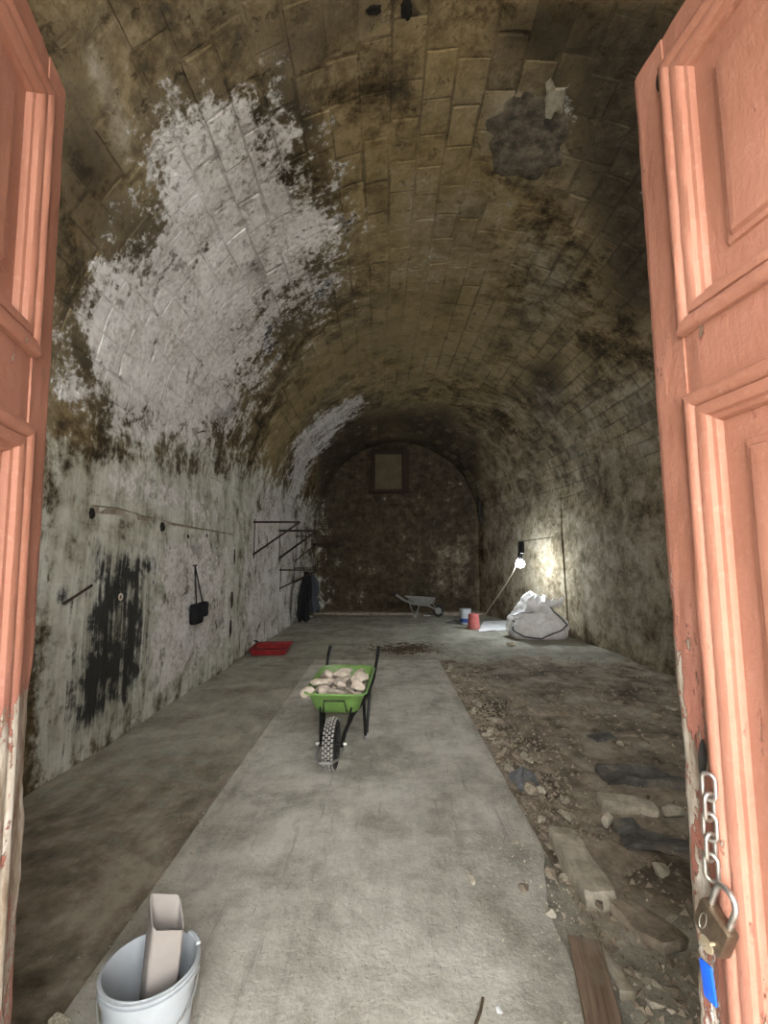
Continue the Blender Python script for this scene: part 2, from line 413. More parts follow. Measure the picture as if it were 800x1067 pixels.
# ------------------------------------------------------------------ the vault
Y0, Y1 = 0.4, 15.55
HS = 2.85                                   # springing height
def xl(Y): return float(np.interp(Y, [0, 13.2, 15.6], [-2.58, -2.42, -2.12]))
def xr(Y): return float(np.interp(Y, [0, 7.0, 10.6, 15.6], [4.42, 4.30, 4.08, 3.0]))
def rise(Y): return float(np.interp(Y, [0, 15.6], [3.15, 2.72]))
def uneven(P):
    return 0.045 * fbm(P[0], P[1], P[2], 0.45, 3) + 0.012 * fbm(P[0], P[1], P[2], 2.3, 3)
def vault(th, Y, d=0.0):
    """th 0 at the left springing, pi at the right; d = distance out of the masonry towards the room"""
    a = (xl(Y) + xr(Y)) / 2; b = (xr(Y) - xl(Y)) / 2; h = rise(Y)
    P = Vector((a - b * math.cos(th), Y, HS + h * math.sin(th)))
    N = Vector((math.cos(th) / b, 0, -math.sin(th) / h)).normalized()
    return P + N * (d + uneven(P))
def wall_l(z, Y, d=0.0):
    P = Vector((xl(Y), Y, z)); return P + Vector((d + uneven(P), 0, 0))
def wall_r(z, Y, d=0.0):
    P = Vector((xr(Y), Y, z)); return P - Vector((d + uneven(P), 0, 0))
def grid(name, fn, us, vs, mat, flip=False, attrs=True):
    V = [fn(u, v) for v in vs for u in us]; n = len(us); fc = []
    for j in range(len(vs) - 1):
        for i in range(n - 1):
            q = (j * n + i, j * n + i + 1, (j + 1) * n + i + 1, (j + 1) * n + i); fc.append(q[::-1] if flip else q)
    me = bpy.data.meshes.new(name); me.from_pydata(V, [], fc); me.update()
    me.polygons.foreach_set('use_smooth', [True] * len(fc))
    if attrs: stain(me)
    o = link(name, me, mat); o['kind'] = 'structure'; return o
YS = np.concatenate([np.arange(Y0, 15.0, 0.085), np.linspace(15.0, Y1, 8)])
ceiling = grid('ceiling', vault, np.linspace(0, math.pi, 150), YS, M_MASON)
tag(ceiling, 'stained barrel vault of stone blocks with patches of old limewash')
wl = grid('wall_left', lambda z, Y: wall_l(z, Y), np.linspace(-0.15, HS, 60), YS, M_MASON)
tag(wl, 'left wall with flaking pale plaster and black soot stain')
wr = grid('wall_right', lambda z, Y: wall_r(z, Y), np.linspace(-0.15, HS, 50), YS, M_MASON, True)
tag(wr, 'right wall with brown damp-stained plaster behind the lamp')
def back(u, s):
    # s from floor to vault crown
    X = xl(Y1) + (xr(Y1) - xl(Y1)) * u
    c = (X - (xl(Y1) + xr(Y1)) / 2) / ((xr(Y1) - xl(Y1)) / 2)
    top = HS + rise(Y1) * math.sqrt(max(0, 1 - min(1, c * c * 0.86))) + 0.12
    Z = -0.15 + (top + 0.15) * s
    return Vector((X, Y1 - 0.05 + 0.05 * fbm(X, 3.0, Z, 1.6, 4), Z))
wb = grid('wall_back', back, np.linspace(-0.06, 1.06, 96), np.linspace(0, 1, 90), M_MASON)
tag(wb, 'dark far end wall with peeling plaster and a framed blocked opening')

# front wall behind the camera: a thick wall with the doorway and an unseen lunette added above it to let in more daylight
YF = -0.55
def front_wall():
    mb = MB(); D0, D1, DT = -0.60, 0.68, 2.80
    def slab(x0, x1, z0, z1): mb.box(((x0 + x1) / 2, (YF + Y0) / 2, (z0 + z1) / 2), (x1 - x0, Y0 - YF, z1 - z0))
    slab(-3.0, D0, -0.15, 3.25); slab(D1, 4.8, -0.15, 3.25); slab(D0, D1, DT, 3.25)
    # added arched opening over the door: ring of voussoir-like segments between lunette and vault
    cx, w, hgt = 0.88, 2.0, 1.9; n = 24; V = []; Fc = []
    for y in (YF, Y0):
        for i in range(n + 1):
            th = math.pi * i / n
            V.append((cx - w * math.cos(th), y, 3.25 + hgt * math.sin(th)))
            V.append((cx - 4.0 * math.cos(th), y, 3.25 + 3.4 * math.sin(th)))
    o = 2 * (n + 1)
    for i in range(n):
        a = 2 * i; Fc += [(a, a + 1, a + 3, a + 2), (o + a, o + a + 2, o + a + 3, o + a + 1), (a, a + 2, o + a + 2, o + a), (a + 1, o + a + 1, o + a + 3, a + 3)]
    Fc += [(0, o, o + 1, 1), (2 * n, 2 * n + 1, o + 2 * n + 1, o + 2 * n)]
    mb.add(V, Fc)
    ob = mb.build('wall_front', M_MASON); stain_zero(ob.data); ob['kind'] = 'structure'
    tag(ob, 'thick front wall around the doorway behind the viewer, with an added daylight lunette'); return fix_normals(ob)
def stain_zero(me):
    for k in REG: add_attr(me, k, np.full(len(me.vertices), 0.4 if k == 'white' else 0.0))
front_wall()
street = grid('floor_street', lambda x, y: Vector((x, y, -0.02)), np.linspace(-12, 12, 5), np.linspace(-14, YF, 5), M_STREET, False, False)
tag(street, 'pale street paving outside the doorway')

# ------------------------------------------------------------------ blocks of the vault
def block_mesh(th0, th1, y0, y1, d, rnd):
    g = 0.010; ms = []
    um, vm = (th0 + th1) / 2, (y0 + y1) / 2
    R = 3.2
    def P(a, b, dd, ins):
        du = (th1 - th0) / 2 - ins / R; dv = (y1 - y0) / 2 - ins
        return vault(min(max(um + a * du, 0.0), math.pi), min(vm + b * dv, Y1), dd)
    rim = [(-1, -1), (0, -1), (1, -1), (1, 0), (1, 1), (0, 1), (-1, 1), (-1, 0)]
    g = rnd.choice([0.004, 0.006, 0.009, 0.012]); V = [P(a, b, -0.004, g * 0.9) for a, b in rim]
    V += [P(a * (1 - rnd.random() * .03), b * (1 - rnd.random() * .05), d + rnd.uniform(-0.0015, 0.0015), g * 2.2) for a, b in rim]
    V.append(P(0, 0, d + rnd.uniform(0, 0.004), 0))
    Fc = [(i, (i + 1) % 8, 8 + (i + 1) % 8, 8 + i) for i in range(8)] + [(8 + i, 8 + (i + 1) % 8, 16) for i in range(8)]
    return V, Fc
rb = random.Random(3); blocks = []; NC = 38
for c in range(NC):
    t0, t1 = math.pi * c / NC, math.pi * (c + 1) / NC
    y = 0.5 + rb.random() * 0.4
    while y < Y1 - 0.3:
        ln = rb.uniform(0.32, 0.56); e = min(y + ln, Y1 - 0.02)
        if rb.random() > 0.03:
            mid = vault((t0 + t1) / 2, (y + e) / 2)
            uv = project([mid])[0]; dist = (mid - cam.location).length
            n = Vector((math.cos((t0 + t1) / 2), 0, -math.sin((t0 + t1) / 2)))
            cosv = max(0.0, n.dot((cam.location - mid).normalized()))
            vis = 45 < uv[0] < 685 and -15 < uv[1] < 560 and mid.y > 0.9
            blocks.append(((e - y) * cosv / dist ** 2 if vis else 0.0, t0, t1, y, e))
        y = e
blocks.sort(key=lambda b: -b[0])
rest = MB(); tones = []
add_attr(ceiling.data, 'mortar', np.ones(len(ceiling.data.vertices)))
for i, (a, t0, t1, y, e) in enumerate(blocks):
    d = rb.choice([0.003, 0.005, 0.007, 0.010])
    V, Fc = block_mesh(t0, t1, y, e, d, rb)
    tn = max(-1, min(1, rb.gauss(0, 0.36)))
    if i < 300 and a > 0:
        me = bpy.data.meshes.new('stone_block'); me.from_pydata(V, [], Fc); me.update(); stain(me); add_attr(me, 'tone', [tn] * len(V))
        link('stone_block', me, M_MASON, ceiling)
    else: rest.add(V, Fc); tones += [tn] * len(V)
ro = rest.build('stone_blocks', M_MASON, ceiling); stain(ro.data); add_attr(ro.data, 'tone', tones); ro['kind'] = 'stuff'

def vault_hit(x, y, d=0.0):
    r = ray(x, y); lo, hi = 0.5, 40.0
    def inside(t):
        P = cam.location + r * t
        if P.y > Y1: return False
        a = (xl(P.y) + xr(P.y)) / 2; b = (xr(P.y) - xl(P.y)) / 2
        if P.z < HS: return abs(P.x - a) < b
        return ((P.x - a) / b) ** 2 + ((P.z - HS) / rise(P.y)) ** 2 < 1
    for _ in range(44):
        m = (lo + hi) / 2
        if inside(m): lo = m
        else: hi = m
    P = cam.location + r * lo; a = (xl(P.y) + xr(P.y)) / 2; b = (xr(P.y) - xl(P.y)) / 2
    th = math.acos(max(-1, min(1, -(P.x - a) / b)))
    return vault(th, P.y, d)
def vault_patch(name, cx, cy, rx, ry, mat, h, n=26, seed=0.0, rough=0.18):
    def pt(k, f, d):
        a = 2 * math.pi * k / n; w = 1 + rough * fbm(math.cos(a), math.sin(a), seed, 1.6, 3)
        return vault_hit(cx + rx * w * f * math.cos(a), cy + ry * w * f * math.sin(a), d)
    rings = [[pt(k, f, d) for k in range(n)] for f, d in ((1.0, 0.0), (0.96, h), (0.7, h + 0.01 * rough), (0.35, h))]
    mb = MB(); mb.loft(rings); c = len(mb.v); mb.v.append(tuple(vault_hit(cx, cy, h))); o_ = 3 * n
    mb.f += [(o_ + k, o_ + (k + 1) % n, c) for k in range(n)]
    return mb.build(name, mat, ceiling, True)
M_PATCH = simple('grey_patch_plaster', (0.125, 0.105, 0.078), 0.95, 0, 0.6, 9, (0.055, 0.044, 0.032), 1.0)
vault_patch('plaster_patch', 547, 136, 45, 44, M_PATCH, 0.014, 40, 3.0, 0.38)
vault_patch('plaster_patch', 577, 103, 13, 16, simple('pale_patch_plaster', (0.30, 0.27, 0.21), 0.95, 0, 0.35, 9, (0.14, 0.115, 0.08), 0.8), 0.03, 18, 5.0, 0.7)
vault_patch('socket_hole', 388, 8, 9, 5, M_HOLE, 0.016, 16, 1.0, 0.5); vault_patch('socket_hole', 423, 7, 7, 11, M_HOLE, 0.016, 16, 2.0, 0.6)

# ------------------------------------------------------------------ floor
SLX0, SLX1, SLY = -1.17, 0.915, 8.3
def floor_z(x, y):
    n = fbm(x, y, 0, 0.8, 4)
    if x > SLX1 - 0.01 and y < 8.9:                       # broken-up earth on the right
        k = min(1, (8.9 - y) / 0.7) * min(1, max(0, (x - SLX1 + 0.01)) / 0.02)
        near = min(1.0, max(0.0, (y - 2.2) / 0.8))
        return -0.045 * k * (0.25 + 0.75 * near) + k * (0.022 * n + 0.020 * fbm(x, y, 5, 4.5, 4))
    if x < SLX0 and y < SLY: return -0.02 + 0.008 * n
    return 0.004 * n
def fpoint(x, y): return Vector((x, y, floor_z(x, y)))
xs = sorted(set(list(np.arange(-2.75, SLX0, 0.07)) + [SLX0 - 0.002, SLX0 + 0.004, -0.6, 0.0, 0.5, SLX1 - 0.012, SLX1 + 0.012] + list(np.arange(SLX1 + 0.045, 4.5, 0.045))))
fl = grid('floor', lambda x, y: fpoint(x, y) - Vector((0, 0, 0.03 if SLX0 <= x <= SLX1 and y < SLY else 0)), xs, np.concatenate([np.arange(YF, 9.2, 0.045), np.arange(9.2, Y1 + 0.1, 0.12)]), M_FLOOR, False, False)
co = np.array([v.co for v in fl.data.vertices])
dr = np.clip((co[:, 0] - SLX1) / 0.05, 0, 1) * np.clip((8.75 + 0.25 * np.sin(co[:, 0] * 3) - co[:, 1]) / 0.5, 0, 1) * np.clip(0.30 + (co[:, 1] - 2.0) / 1.8, 0.30, 1)
dirt_shade_l = np.clip((SLX0 + 0.03 - co[:, 0]) / 0.05, 0, 1) * np.clip((SLY + 0.35 - co[:, 1]) / 0.8, 0, 1) * (0.42 + 0.30 * np.clip((4.6 - co[:, 1]) / 2.2, 0, 1))  # left earth, denser near the door: partly the jamb's shade painted in
add_attr(fl.data, 'dirt', np.maximum(dr, dirt_shade_l))  # real earth plus the painted shade on the left
tag(fl, 'dusty floor with brown earth either side of the concrete strip')
def slab():
    # concrete strip with a ragged right-hand edge
    mb = MB(); rows = []
    ys = np.arange(YF, SLY + 0.01, 0.09); NX = 26
    for y in ys:
        jag = 0.012 * fbm(7, y, 0, 5, 3)
        x1 = SLX1 + jag - (0.14 * max(0.0, min(1, (2.95 - y) / 0.5)) if y < 2.95 else 0)
        x0 = SLX0 + 0.008 * fbm(3, y, 0, 4, 3)
        rows.append([(x0 + (x1 - x0) * i / NX, y + (0.03 * fbm(i * .4, 1, 0, 1, 2) if y > SLY - 0.1 else 0), 0.004 + 0.005 * fbm(x0 + i * .08, y, 2, 0.9, 3)) for i in range(NX + 1)])
    mb.loft(rows, closed=False)
    low = [[(r[-1][0], r[-1][1], r[-1][2]), (r[-1][0] + 0.012, r[-1][1], -0.12)] for r in rows]; mb.loft(low[::-1], closed=False)
    low = [[(r[0][0], r[0][1], r[0][2]), (r[0][0] - 0.006, r[0][1], -0.12)] for r in rows]; mb.loft(low, closed=False)
    o = mb.build('floor_slab', M_SLAB, smooth=True); o['kind'] = 'structure'
    fix_normals(o)
    cc = np.array([v.co for v in o.data.vertices])
    add_attr(o.data, 'dirt', np.clip(0.42 - np.minimum(cc[:, 0] - SLX0, SLX1 - cc[:, 0]) * 1.6, 0, 1))
    tag(o, 'long pale concrete strip down the middle of the floor')
slab()
# ------------------------------------------------------------------ door leaves
def leaf(name, label, P0, U, T, side, zb, ztop, panels, width, lever):
    """P0 foot of the free edge, U up the free edge, T horizontally towards the hinge, side = sign of the passage normal in x"""
    T = Vector(T).normalized(); U = Vector(U)
    N = Vector((T.y, -T.x, 0)); N = N if N.x * side > 0 else -N
    root = empty(name, (P0[0], P0[1], zb)); root['kind'] = 'structure'; root['label'] = label
    O = Vector((P0[0], P0[1], 0)); base = Vector((P0[0], P0[1], zb))
    def L(t, h, n): return O + U * h + T * t + N * n - base
    def wear_of(t, h):
        w = 0.25
        if name == 'door_2':
            w += 0.42 * max(0, min(1, (1.62 - h) / 0.35)) * (max(0.55, 1 - t / 0.2) if t < 0.088 else 0.30) + 0.10 * max(0, 1 - t / .05)
            if 1.28 < h < 1.60 and t < 0.09: w += 0.12
        else:
            w += 0.58 * max(0, min(1, (1.46 - h) / 0.08)) * max(0, min(1, (h - 1.0) / 0.12)) + 0.38 * max(0, min(1, (1.2 - h) / .2))
        if 2.0 < h < 2.1: w += 0.08
        return w
    def piece(nm, V, Fc, parent=root, smooth=False):
        mb = MB(); mb.add([L(*v) for v in V], Fc); o = mb.build(nm, M_PAINT, parent, smooth); fix_normals(o)
        add_attr(o.data, 'wear', [wear_of(v[0], v[1]) for v in V]); return o
    def plank(nm, t0, t1, h0, h1, nf=0.0, nb=-0.045, ragged=False):
        nt, nh = (8, max(2, int((h1 - h0) / 0.018))) if ragged else (4, max(2, int((h1 - h0) / 0.05)))
        if not ragged and t1 - t0 > h1 - h0: nt, nh = 12, 4
        rows = []
        for j in range(nh + 1):
            h = h0 + (h1 - h0) * j / nh; prof = []
            e = 0.0
            if ragged:
                k = max(0, min(1, (1.62 - h) / 0.2)) if name == 'door_2' else max(0, min(1, (1.46 - h) / 0.06))
                e = k * (0.007 + 0.012 * fbm(h * 3, side, 0, 2.5, 4)) + 0.0015 * fbm(h, 9, 0, 12, 3)
                if name == 'door_1': e += 0.010 * k * max(0, 1 - abs(h - 1.3) / 0.18)
            ts = [t0 + e + (t1 - t0 - e) * i / nt for i in range(nt + 1)]
            prof = [(ts[0] + 0.003, h, nb)] + [(ts[0], h, nf - 0.006)] + [(t_, h, nf - (0.003 if i == 0 else 0) + ((0.0015 + 0.0025 * max(0, min(1, (1.6 - h) / .3))) * fbm(t_ * 2, h * .6, side, 14, 3) if ragged else 0)) for i, t_ in enumerate(ts)] + [(t1, h, nb)]
            rows.append(prof)
        m = len(rows[0]); V = [v for r in rows for v in r]; Fc = []
        for j in range(nh):
            for i in range(m): Fc.append((j * m + i, j * m + (i + 1) % m, (j + 1) * m + (i + 1) % m, (j + 1) * m + i))
        Fc += [tuple(range(m)), tuple(range(nh * m, (nh + 1) * m))[::-1]]
        return piece(nm, V, Fc, smooth=False)
    st = 0.086
    plank('stile', 0, st, zb, ztop, ragged=True)
    plank('stile', width - st, width, zb, ztop)
    hs = [ztop] + [v for p in panels for v in (p[1], p[0])] + [zb]
    for i in range(0, len(hs), 2): plank('rail', st, width - st, hs[i + 1], hs[i])
    prof = [(0, -0.02), (0, 0.010), (0.006, 0.017), (0.016, 0.019), (0.025, 0.015), (0.029, 0.008), (0.031, 0.013), (0.042, 0.014), (0.050, 0.010), (0.053, 0.002), (0.060, 0.0), (0.064, -0.008), (0.064, -0.02)]
    for (h0, h1) in panels:
        cor = [(st, h0), (width - st, h0), (width - st, h1), (st, h1)]; ins = [(1, 1), (-1, 1), (-1, -1), (1, -1)]
        for i in range(4):
            j = (i + 1) % 4; V = []; seg = 14; m = len(prof)
            for q in range(seg + 1):
                f = q / seg
                for s_, n_ in prof:
                    A = (cor[i][0] + ins[i][0] * s_, cor[i][1] + ins[i][1] * s_); B = (cor[j][0] + ins[j][0] * s_, cor[j][1] + ins[j][1] * s_)
                    V.append((A[0] + (B[0] - A[0]) * f, A[1] + (B[1] - A[1]) * f, n_ + 0.0012 * fbm(f * 3 + i, s_ * 30, h0, 5, 2)))
            Fc = [(q * m + k, q * m + k + 1, (q + 1) * m + k + 1, (q + 1) * m + k) for q in range(seg) for k in range(m - 1)]
            piece('moulding', V, Fc, smooth=True)
        # fielded panel: sunk ground, bevel, raised field
        a0, a1, b0, b1 = st + 0.03, width - st - 0.03, h0 + 0.03, h1 - 0.03
        rings = []
        for s_, n_ in [(0, -0.035), (0, -0.010), (0.078, -0.010), (0.080, -0.004), (0.090, -0.004), (0.094, 0.004), (0.104, 0.005)]:
            rings.append([(a0 + s_, b0 + s_, n_), (a1 - s_, b0 + s_, n_), (a1 - s_, b1 - s_, n_), (a0 + s_, b1 - s_, n_)])
        V = [v for r in rings for v in r]; Fc = []
        for q in range(len(rings) - 1):
            for k in range(4): Fc.append((q * 4 + k, q * 4 + (k + 1) % 4, (q + 1) * 4 + (k + 1) % 4, (q + 1) * 4 + k))
        Fc += [(0, 1, 2, 3), tuple(range(len(V) - 4, len(V)))]
        piece('panel', V, Fc)
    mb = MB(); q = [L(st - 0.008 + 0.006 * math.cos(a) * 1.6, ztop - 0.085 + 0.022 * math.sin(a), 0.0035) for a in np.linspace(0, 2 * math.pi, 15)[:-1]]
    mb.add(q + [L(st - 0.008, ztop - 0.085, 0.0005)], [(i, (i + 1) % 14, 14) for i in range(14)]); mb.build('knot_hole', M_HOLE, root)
    return root, (lambda t, h, n: O + U * h + T * t + N * n), T, N
d1, L1, T1, N1 = leaf('door_1', 'coral red panelled door leaf on the left, eroded along its lower edge', (-0.6635, 0.97), (-0.0161, 0, 1), (0.25, -1, 0), 1, 0.03, 2.683, [(2.04, 2.60), (1.18, 1.905), (0.22, 1.06)][:1] + [(0.22, 1.905)], 0.57, 0)
d2, L2, T2, N2 = leaf('door_2', 'coral red panelled door leaf on the right, with chained padlock', (0.5696, 0.95), (-0.00832, 0, 1), (0.119, -0.993, 0), -1, 0.03, 2.697, [(2.07, 2.63), (0.22, 1.955)], 0.57, 0)

# dark patch for the hole worn through the right leaf, chain, padlock, key tag
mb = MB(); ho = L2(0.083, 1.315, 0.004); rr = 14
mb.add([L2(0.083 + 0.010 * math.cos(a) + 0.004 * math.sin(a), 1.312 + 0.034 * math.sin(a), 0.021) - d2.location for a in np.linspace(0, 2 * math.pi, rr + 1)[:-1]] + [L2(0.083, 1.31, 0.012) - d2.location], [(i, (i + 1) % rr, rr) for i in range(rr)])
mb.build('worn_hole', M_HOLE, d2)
chain = empty('chain', L2(0.08, 1.31, 0.02)); tag(chain, 'short steel chain hanging from the hole in the right door leaf', 'chain')
def link_mesh():
    mb = MB(); pts = []
    for i in range(24):
        a = 2 * math.pi * i / 24; pts.append((0.0115 * math.cos(a), 0, (0.0135 if math.sin(a) > 0 else -0.0135) + 0.0115 * math.sin(a)))
    pts.append(pts[0]); mb.tube(pts, 0.0040, 8, False)
    me = bpy.data.meshes.new('link'); me.from_pydata(mb.v, [], mb.f); me.polygons.foreach_set('use_smooth', [True] * len(me.polygons)); return me
lm = link_mesh()
cp = [(0.104 - 0.0018 * i, 1.276 - 0.0325 * i) for i in range(5)]
for i, (t, h) in enumerate(cp):
    o = link('chain_link', lm, M_STEEL, chain, L2(t, h, 0.030) - chain.location)
    o.rotation_euler = (0.06, 0.05 * (-1) ** i, math.atan2(T2.y, T2.x) + (0.5 if i % 2 == 0 else 1.75)); o.scale = (0.87, 0.87, 0.87)
pad = empty('padlock', L2(0.101, 1.058, 0.034)); tag(pad, 'worn brown metal padlock locked on the end of the chain', 'padlock')
fr = Matrix((T2, N2.cross(T2), N2)).transposed() if False else Matrix([[T2.x, 0, N2.x], [T2.y, 0, N2.y], [0, 1, 0]])   # columns: along leaf, up, out of leaf
tilt = fr @ Matrix.Rotation(math.radians(-24), 3, 'Z')
mb = MB()
mb.box((0, 0, 0), (0.060, 0.056, 0.024), 0.005, None, 2)
mb.v = [tilt @ Vector(v) for v in mb.v]; mb.build('body', M_BRASS, pad, True)
mb = MB(); sh = [(-0.019, 0.02, 0), (-0.019, 0.05, 0)] + [(-0.019 * math.cos(a), 0.062 + 0.019 * math.sin(a), 0) for a in np.linspace(0, math.pi, 12)] + [(0.019, 0.05, 0), (0.019, 0.02, 0)]
mb.tube([tilt @ Vector(p) for p in sh], 0.0048, 10); mb.build('shackle', M_STEEL, pad, True)
mb = MB(); mb.tube([tilt @ Vector(p) for p in [(-0.012 + 0.006 * math.cos(a), -0.002 + 0.016 * math.sin(a), 0.0122) for a in np.linspace(0, 2 * math.pi, 20)]], 0.0007, 5, False); mb.build('stamped_mark', M_STEEL, pad)
key = empty('key_with_tag', L2(0.093, 1.030, 0.046)); tag(key, 'small key with a blue plastic tag hanging from the padlock', 'key tag')
mb = MB(); bow = []
for a in np.linspace(0, 2 * math.pi, 17)[:-1]: bow.append((0.014 * math.cos(a), -0.002 + 0.012 * math.sin(a)))
V = [fr @ Vector((x, y, z)) for z in (-0.001, 0.001) for x, y in bow]; nb = len(bow)
mb.add(V, [(i, (i + 1) % nb, nb + (i + 1) % nb, nb + i) for i in range(nb)] + [tuple(range(nb))[::-1], tuple(range(nb, 2 * nb))]); mb.box(fr @ Vector((0.018, 0.012, 0)), (0.004, 0.004, 0.02), 0, fr)
mb.build('key', simple('pale_key_metal', (0.55, 0.48, 0.34), 0.4, 0.7), key)
mb = MB(); mb.ring(fr @ Vector((0, -0.017, 0)), 0.011, 0.0009, fr @ Vector((0.6, 0, 0.8)), 20, 6); mb.build('split_ring', M_STEEL, key, True)
mb = MB(); mb.box(fr @ Vector((0.004, -0.055, 0.004)), (0.026, 0.054, 0.0045), 0.002, fr @ Matrix.Rotation(0.12, 3, 'Z'), 2)
mb.build('tag', M_BLUE, key, True)
mb = MB(); mb.tube([fr @ Vector(p) for p in [(0.008, -0.08, 0.004), (0.010, -0.090, 0.005), (0.006, -0.097, 0.004), (0.011, -0.104, 0.004)]], 0.0012, 6); mb.build('tag_ring', M_STEEL, key)

# ------------------------------------------------------------------ white bucket with the offcut of duct
def bucket(name, label, loc, r0, r1, h, mat, cat='bucket', group=None, flip=False, band=None, n=44, handle=True, broken=True):
    root = empty(name, loc); tag(root, label, cat, group)
    mb = MB(); w = 0.004
    prof = [(0.001, 0.0), (r0 - 0.006, 0.0), (r0, 0.006), (r1, h), (r1 - w, h), (r0 - w, 0.012), (0.001, 0.010)]
    if flip: prof = [(r, h - z) for r, z in prof]
    mb.lathe(prof, n=n); o = mb.build('body', mat, root, True); fix_normals(o)
    if not flip:
        for z, dr, hh in ((h - 0.030, 0.006, 0.020), (h - 0.008, 0.008, 0.010)):
            m2 = MB(); m2.lathe([(r1 - 0.003, z - hh / 2), (r1 + dr, z - hh / 2 + 0.002), (r1 + dr, z + hh / 2 - 0.002), (r1 - 0.003, z + hh / 2)], n=n); fix_normals(m2.build('rim', mat, root, True))
    else:
        m2 = MB(); m2.lathe([(r1 - 0.003, 0.0), (r1 + 0.008, 0.002), (r1 + 0.008, 0.016), (r1 - 0.003, 0.018)], n=n); fix_normals(m2.build('rim', mat, root, True))
    return root
BR = on_floor(157, 1004, 0.31); BK = Vector((BR.x, BR.y, 0.004)); BD = BR.y * CP + (0.31 - CAM_H) * SP; BRAD = 46.0 * BD / F_PX
bk = bucket('bucket', 'white plastic bucket with torn rim beside the left door', BK, BRAD * 0.84, BRAD, 0.31, M_WHITEPL)
mb = MB(); mb.tube([(-(BRAD + .004) * math.cos(a) , -(BRAD + .006) * math.sin(a) * 0.9 - 0.004, 0.255 - 0.09 * math.sin(a)) for a in np.linspace(-0.02, math.pi + 0.02, 22)], 0.003, 6)
hd = mb.build('handle', M_GREYMETAL, bk, True); hd.rotation_euler = (0, 0, 0.30)
mb = MB()
for k in range(9):   # torn bits of the lid still on the rim
    a = 0.55 + k * 0.055
    mb.box(((BRAD + .002) * math.cos(a), (BRAD + .002) * math.sin(a), 0.314), (0.016, 0.012, 0.012), 0.003, rz(a))
mb.build('torn_lid_scrap', M_WHITEPL, bk)
du = empty('duct_offcut', BK + Vector((0.018, 0.0, 0.014))); tag(du, 'pinkish grey offcut of rectangular duct standing in the white bucket', 'duct')
def duct():
    def prof(hx, hy, r, n=5):
        out = []
        for cx, cy, a0 in ((hx - r, hy - r, 0), (-hx + r, hy - r, 90), (-hx + r, -hy + r, 180), (hx - r, -hy + r, 270)):
            for i in range(n + 1):
                a = math.radians(a0 + 90 * i / n); out.append((cx + r * math.cos(a), cy + r * math.sin(a)))
        return out
    o_, i_ = prof(0.052, 0.038, 0.014), prof(0.0495, 0.0355, 0.0115); H = 0.47
    def top(x, y, k): return H + 0.035 * (y / 0.038) - 0.02 * (x / 0.052) + 0.012 * fbm(x, y, 2, 26, 2)
    hs = [0, 0.2, 0.4, 1.0]
    R = [[(x, y, top(x, y, 0) * f) for x, y in o_] for f in hs] + [[(x, y, top(x * 1.05, y * 1.07, 0) * f) for x, y in i_] for f in hs[::-1]]
    mb = MB(); mb.loft(R, True); o = mb.build('tube_wall', M_DUCT, du, True); fix_normals(o)
duct(); du.rotation_euler = (math.radians(5), math.radians(2), math.radians(38))

# ------------------------------------------------------------------ rocks
def rock_mesh(rnd, sx, sy, sz, k=15, name='rock'):
    bm = bmesh.new()
    for i in range(k):
        v = Vector((rnd.gauss(0, 1), rnd.gauss(0, 1), rnd.gauss(0, 1))).normalized()
        m = max(abs(v.x), abs(v.y), abs(v.z)); v = v / m * 0.55 + v * 0.45 if rnd.random() < 0.75 else v
        bm.verts.new((v.x * sx / 2, v.y * sy / 2, v.z * sz / 2))
    r = bmesh.ops.convex_hull(bm, input=bm.verts)
    bmesh.ops.delete(bm, geom=[g for g in r['geom_interior'] if isinstance(g, bmesh.types.BMVert)], context='VERTS')
    bmesh.ops.bevel(bm, geom=bm.edges[:], offset=min(sx, sy, sz) * 0.05, segments=1, affect='EDGES')
    zmin = min(v.co.z for v in bm.verts)
    for v in bm.verts: v.co.z -= zmin
    me = bpy.data.meshes.new(name); bm.to_mesh(me); bm.free(); return me
def stone(name, me, mat, loc, rot, label, cat='stone', group=None):
    me2 = me
    o = bpy.data.objects.new(name, me2); COL.objects.link(o)
    if not me2.materials: me2.materials.append(mat)
    o.location = loc; o.rotation_euler = rot; return tag(o, label, cat, group)

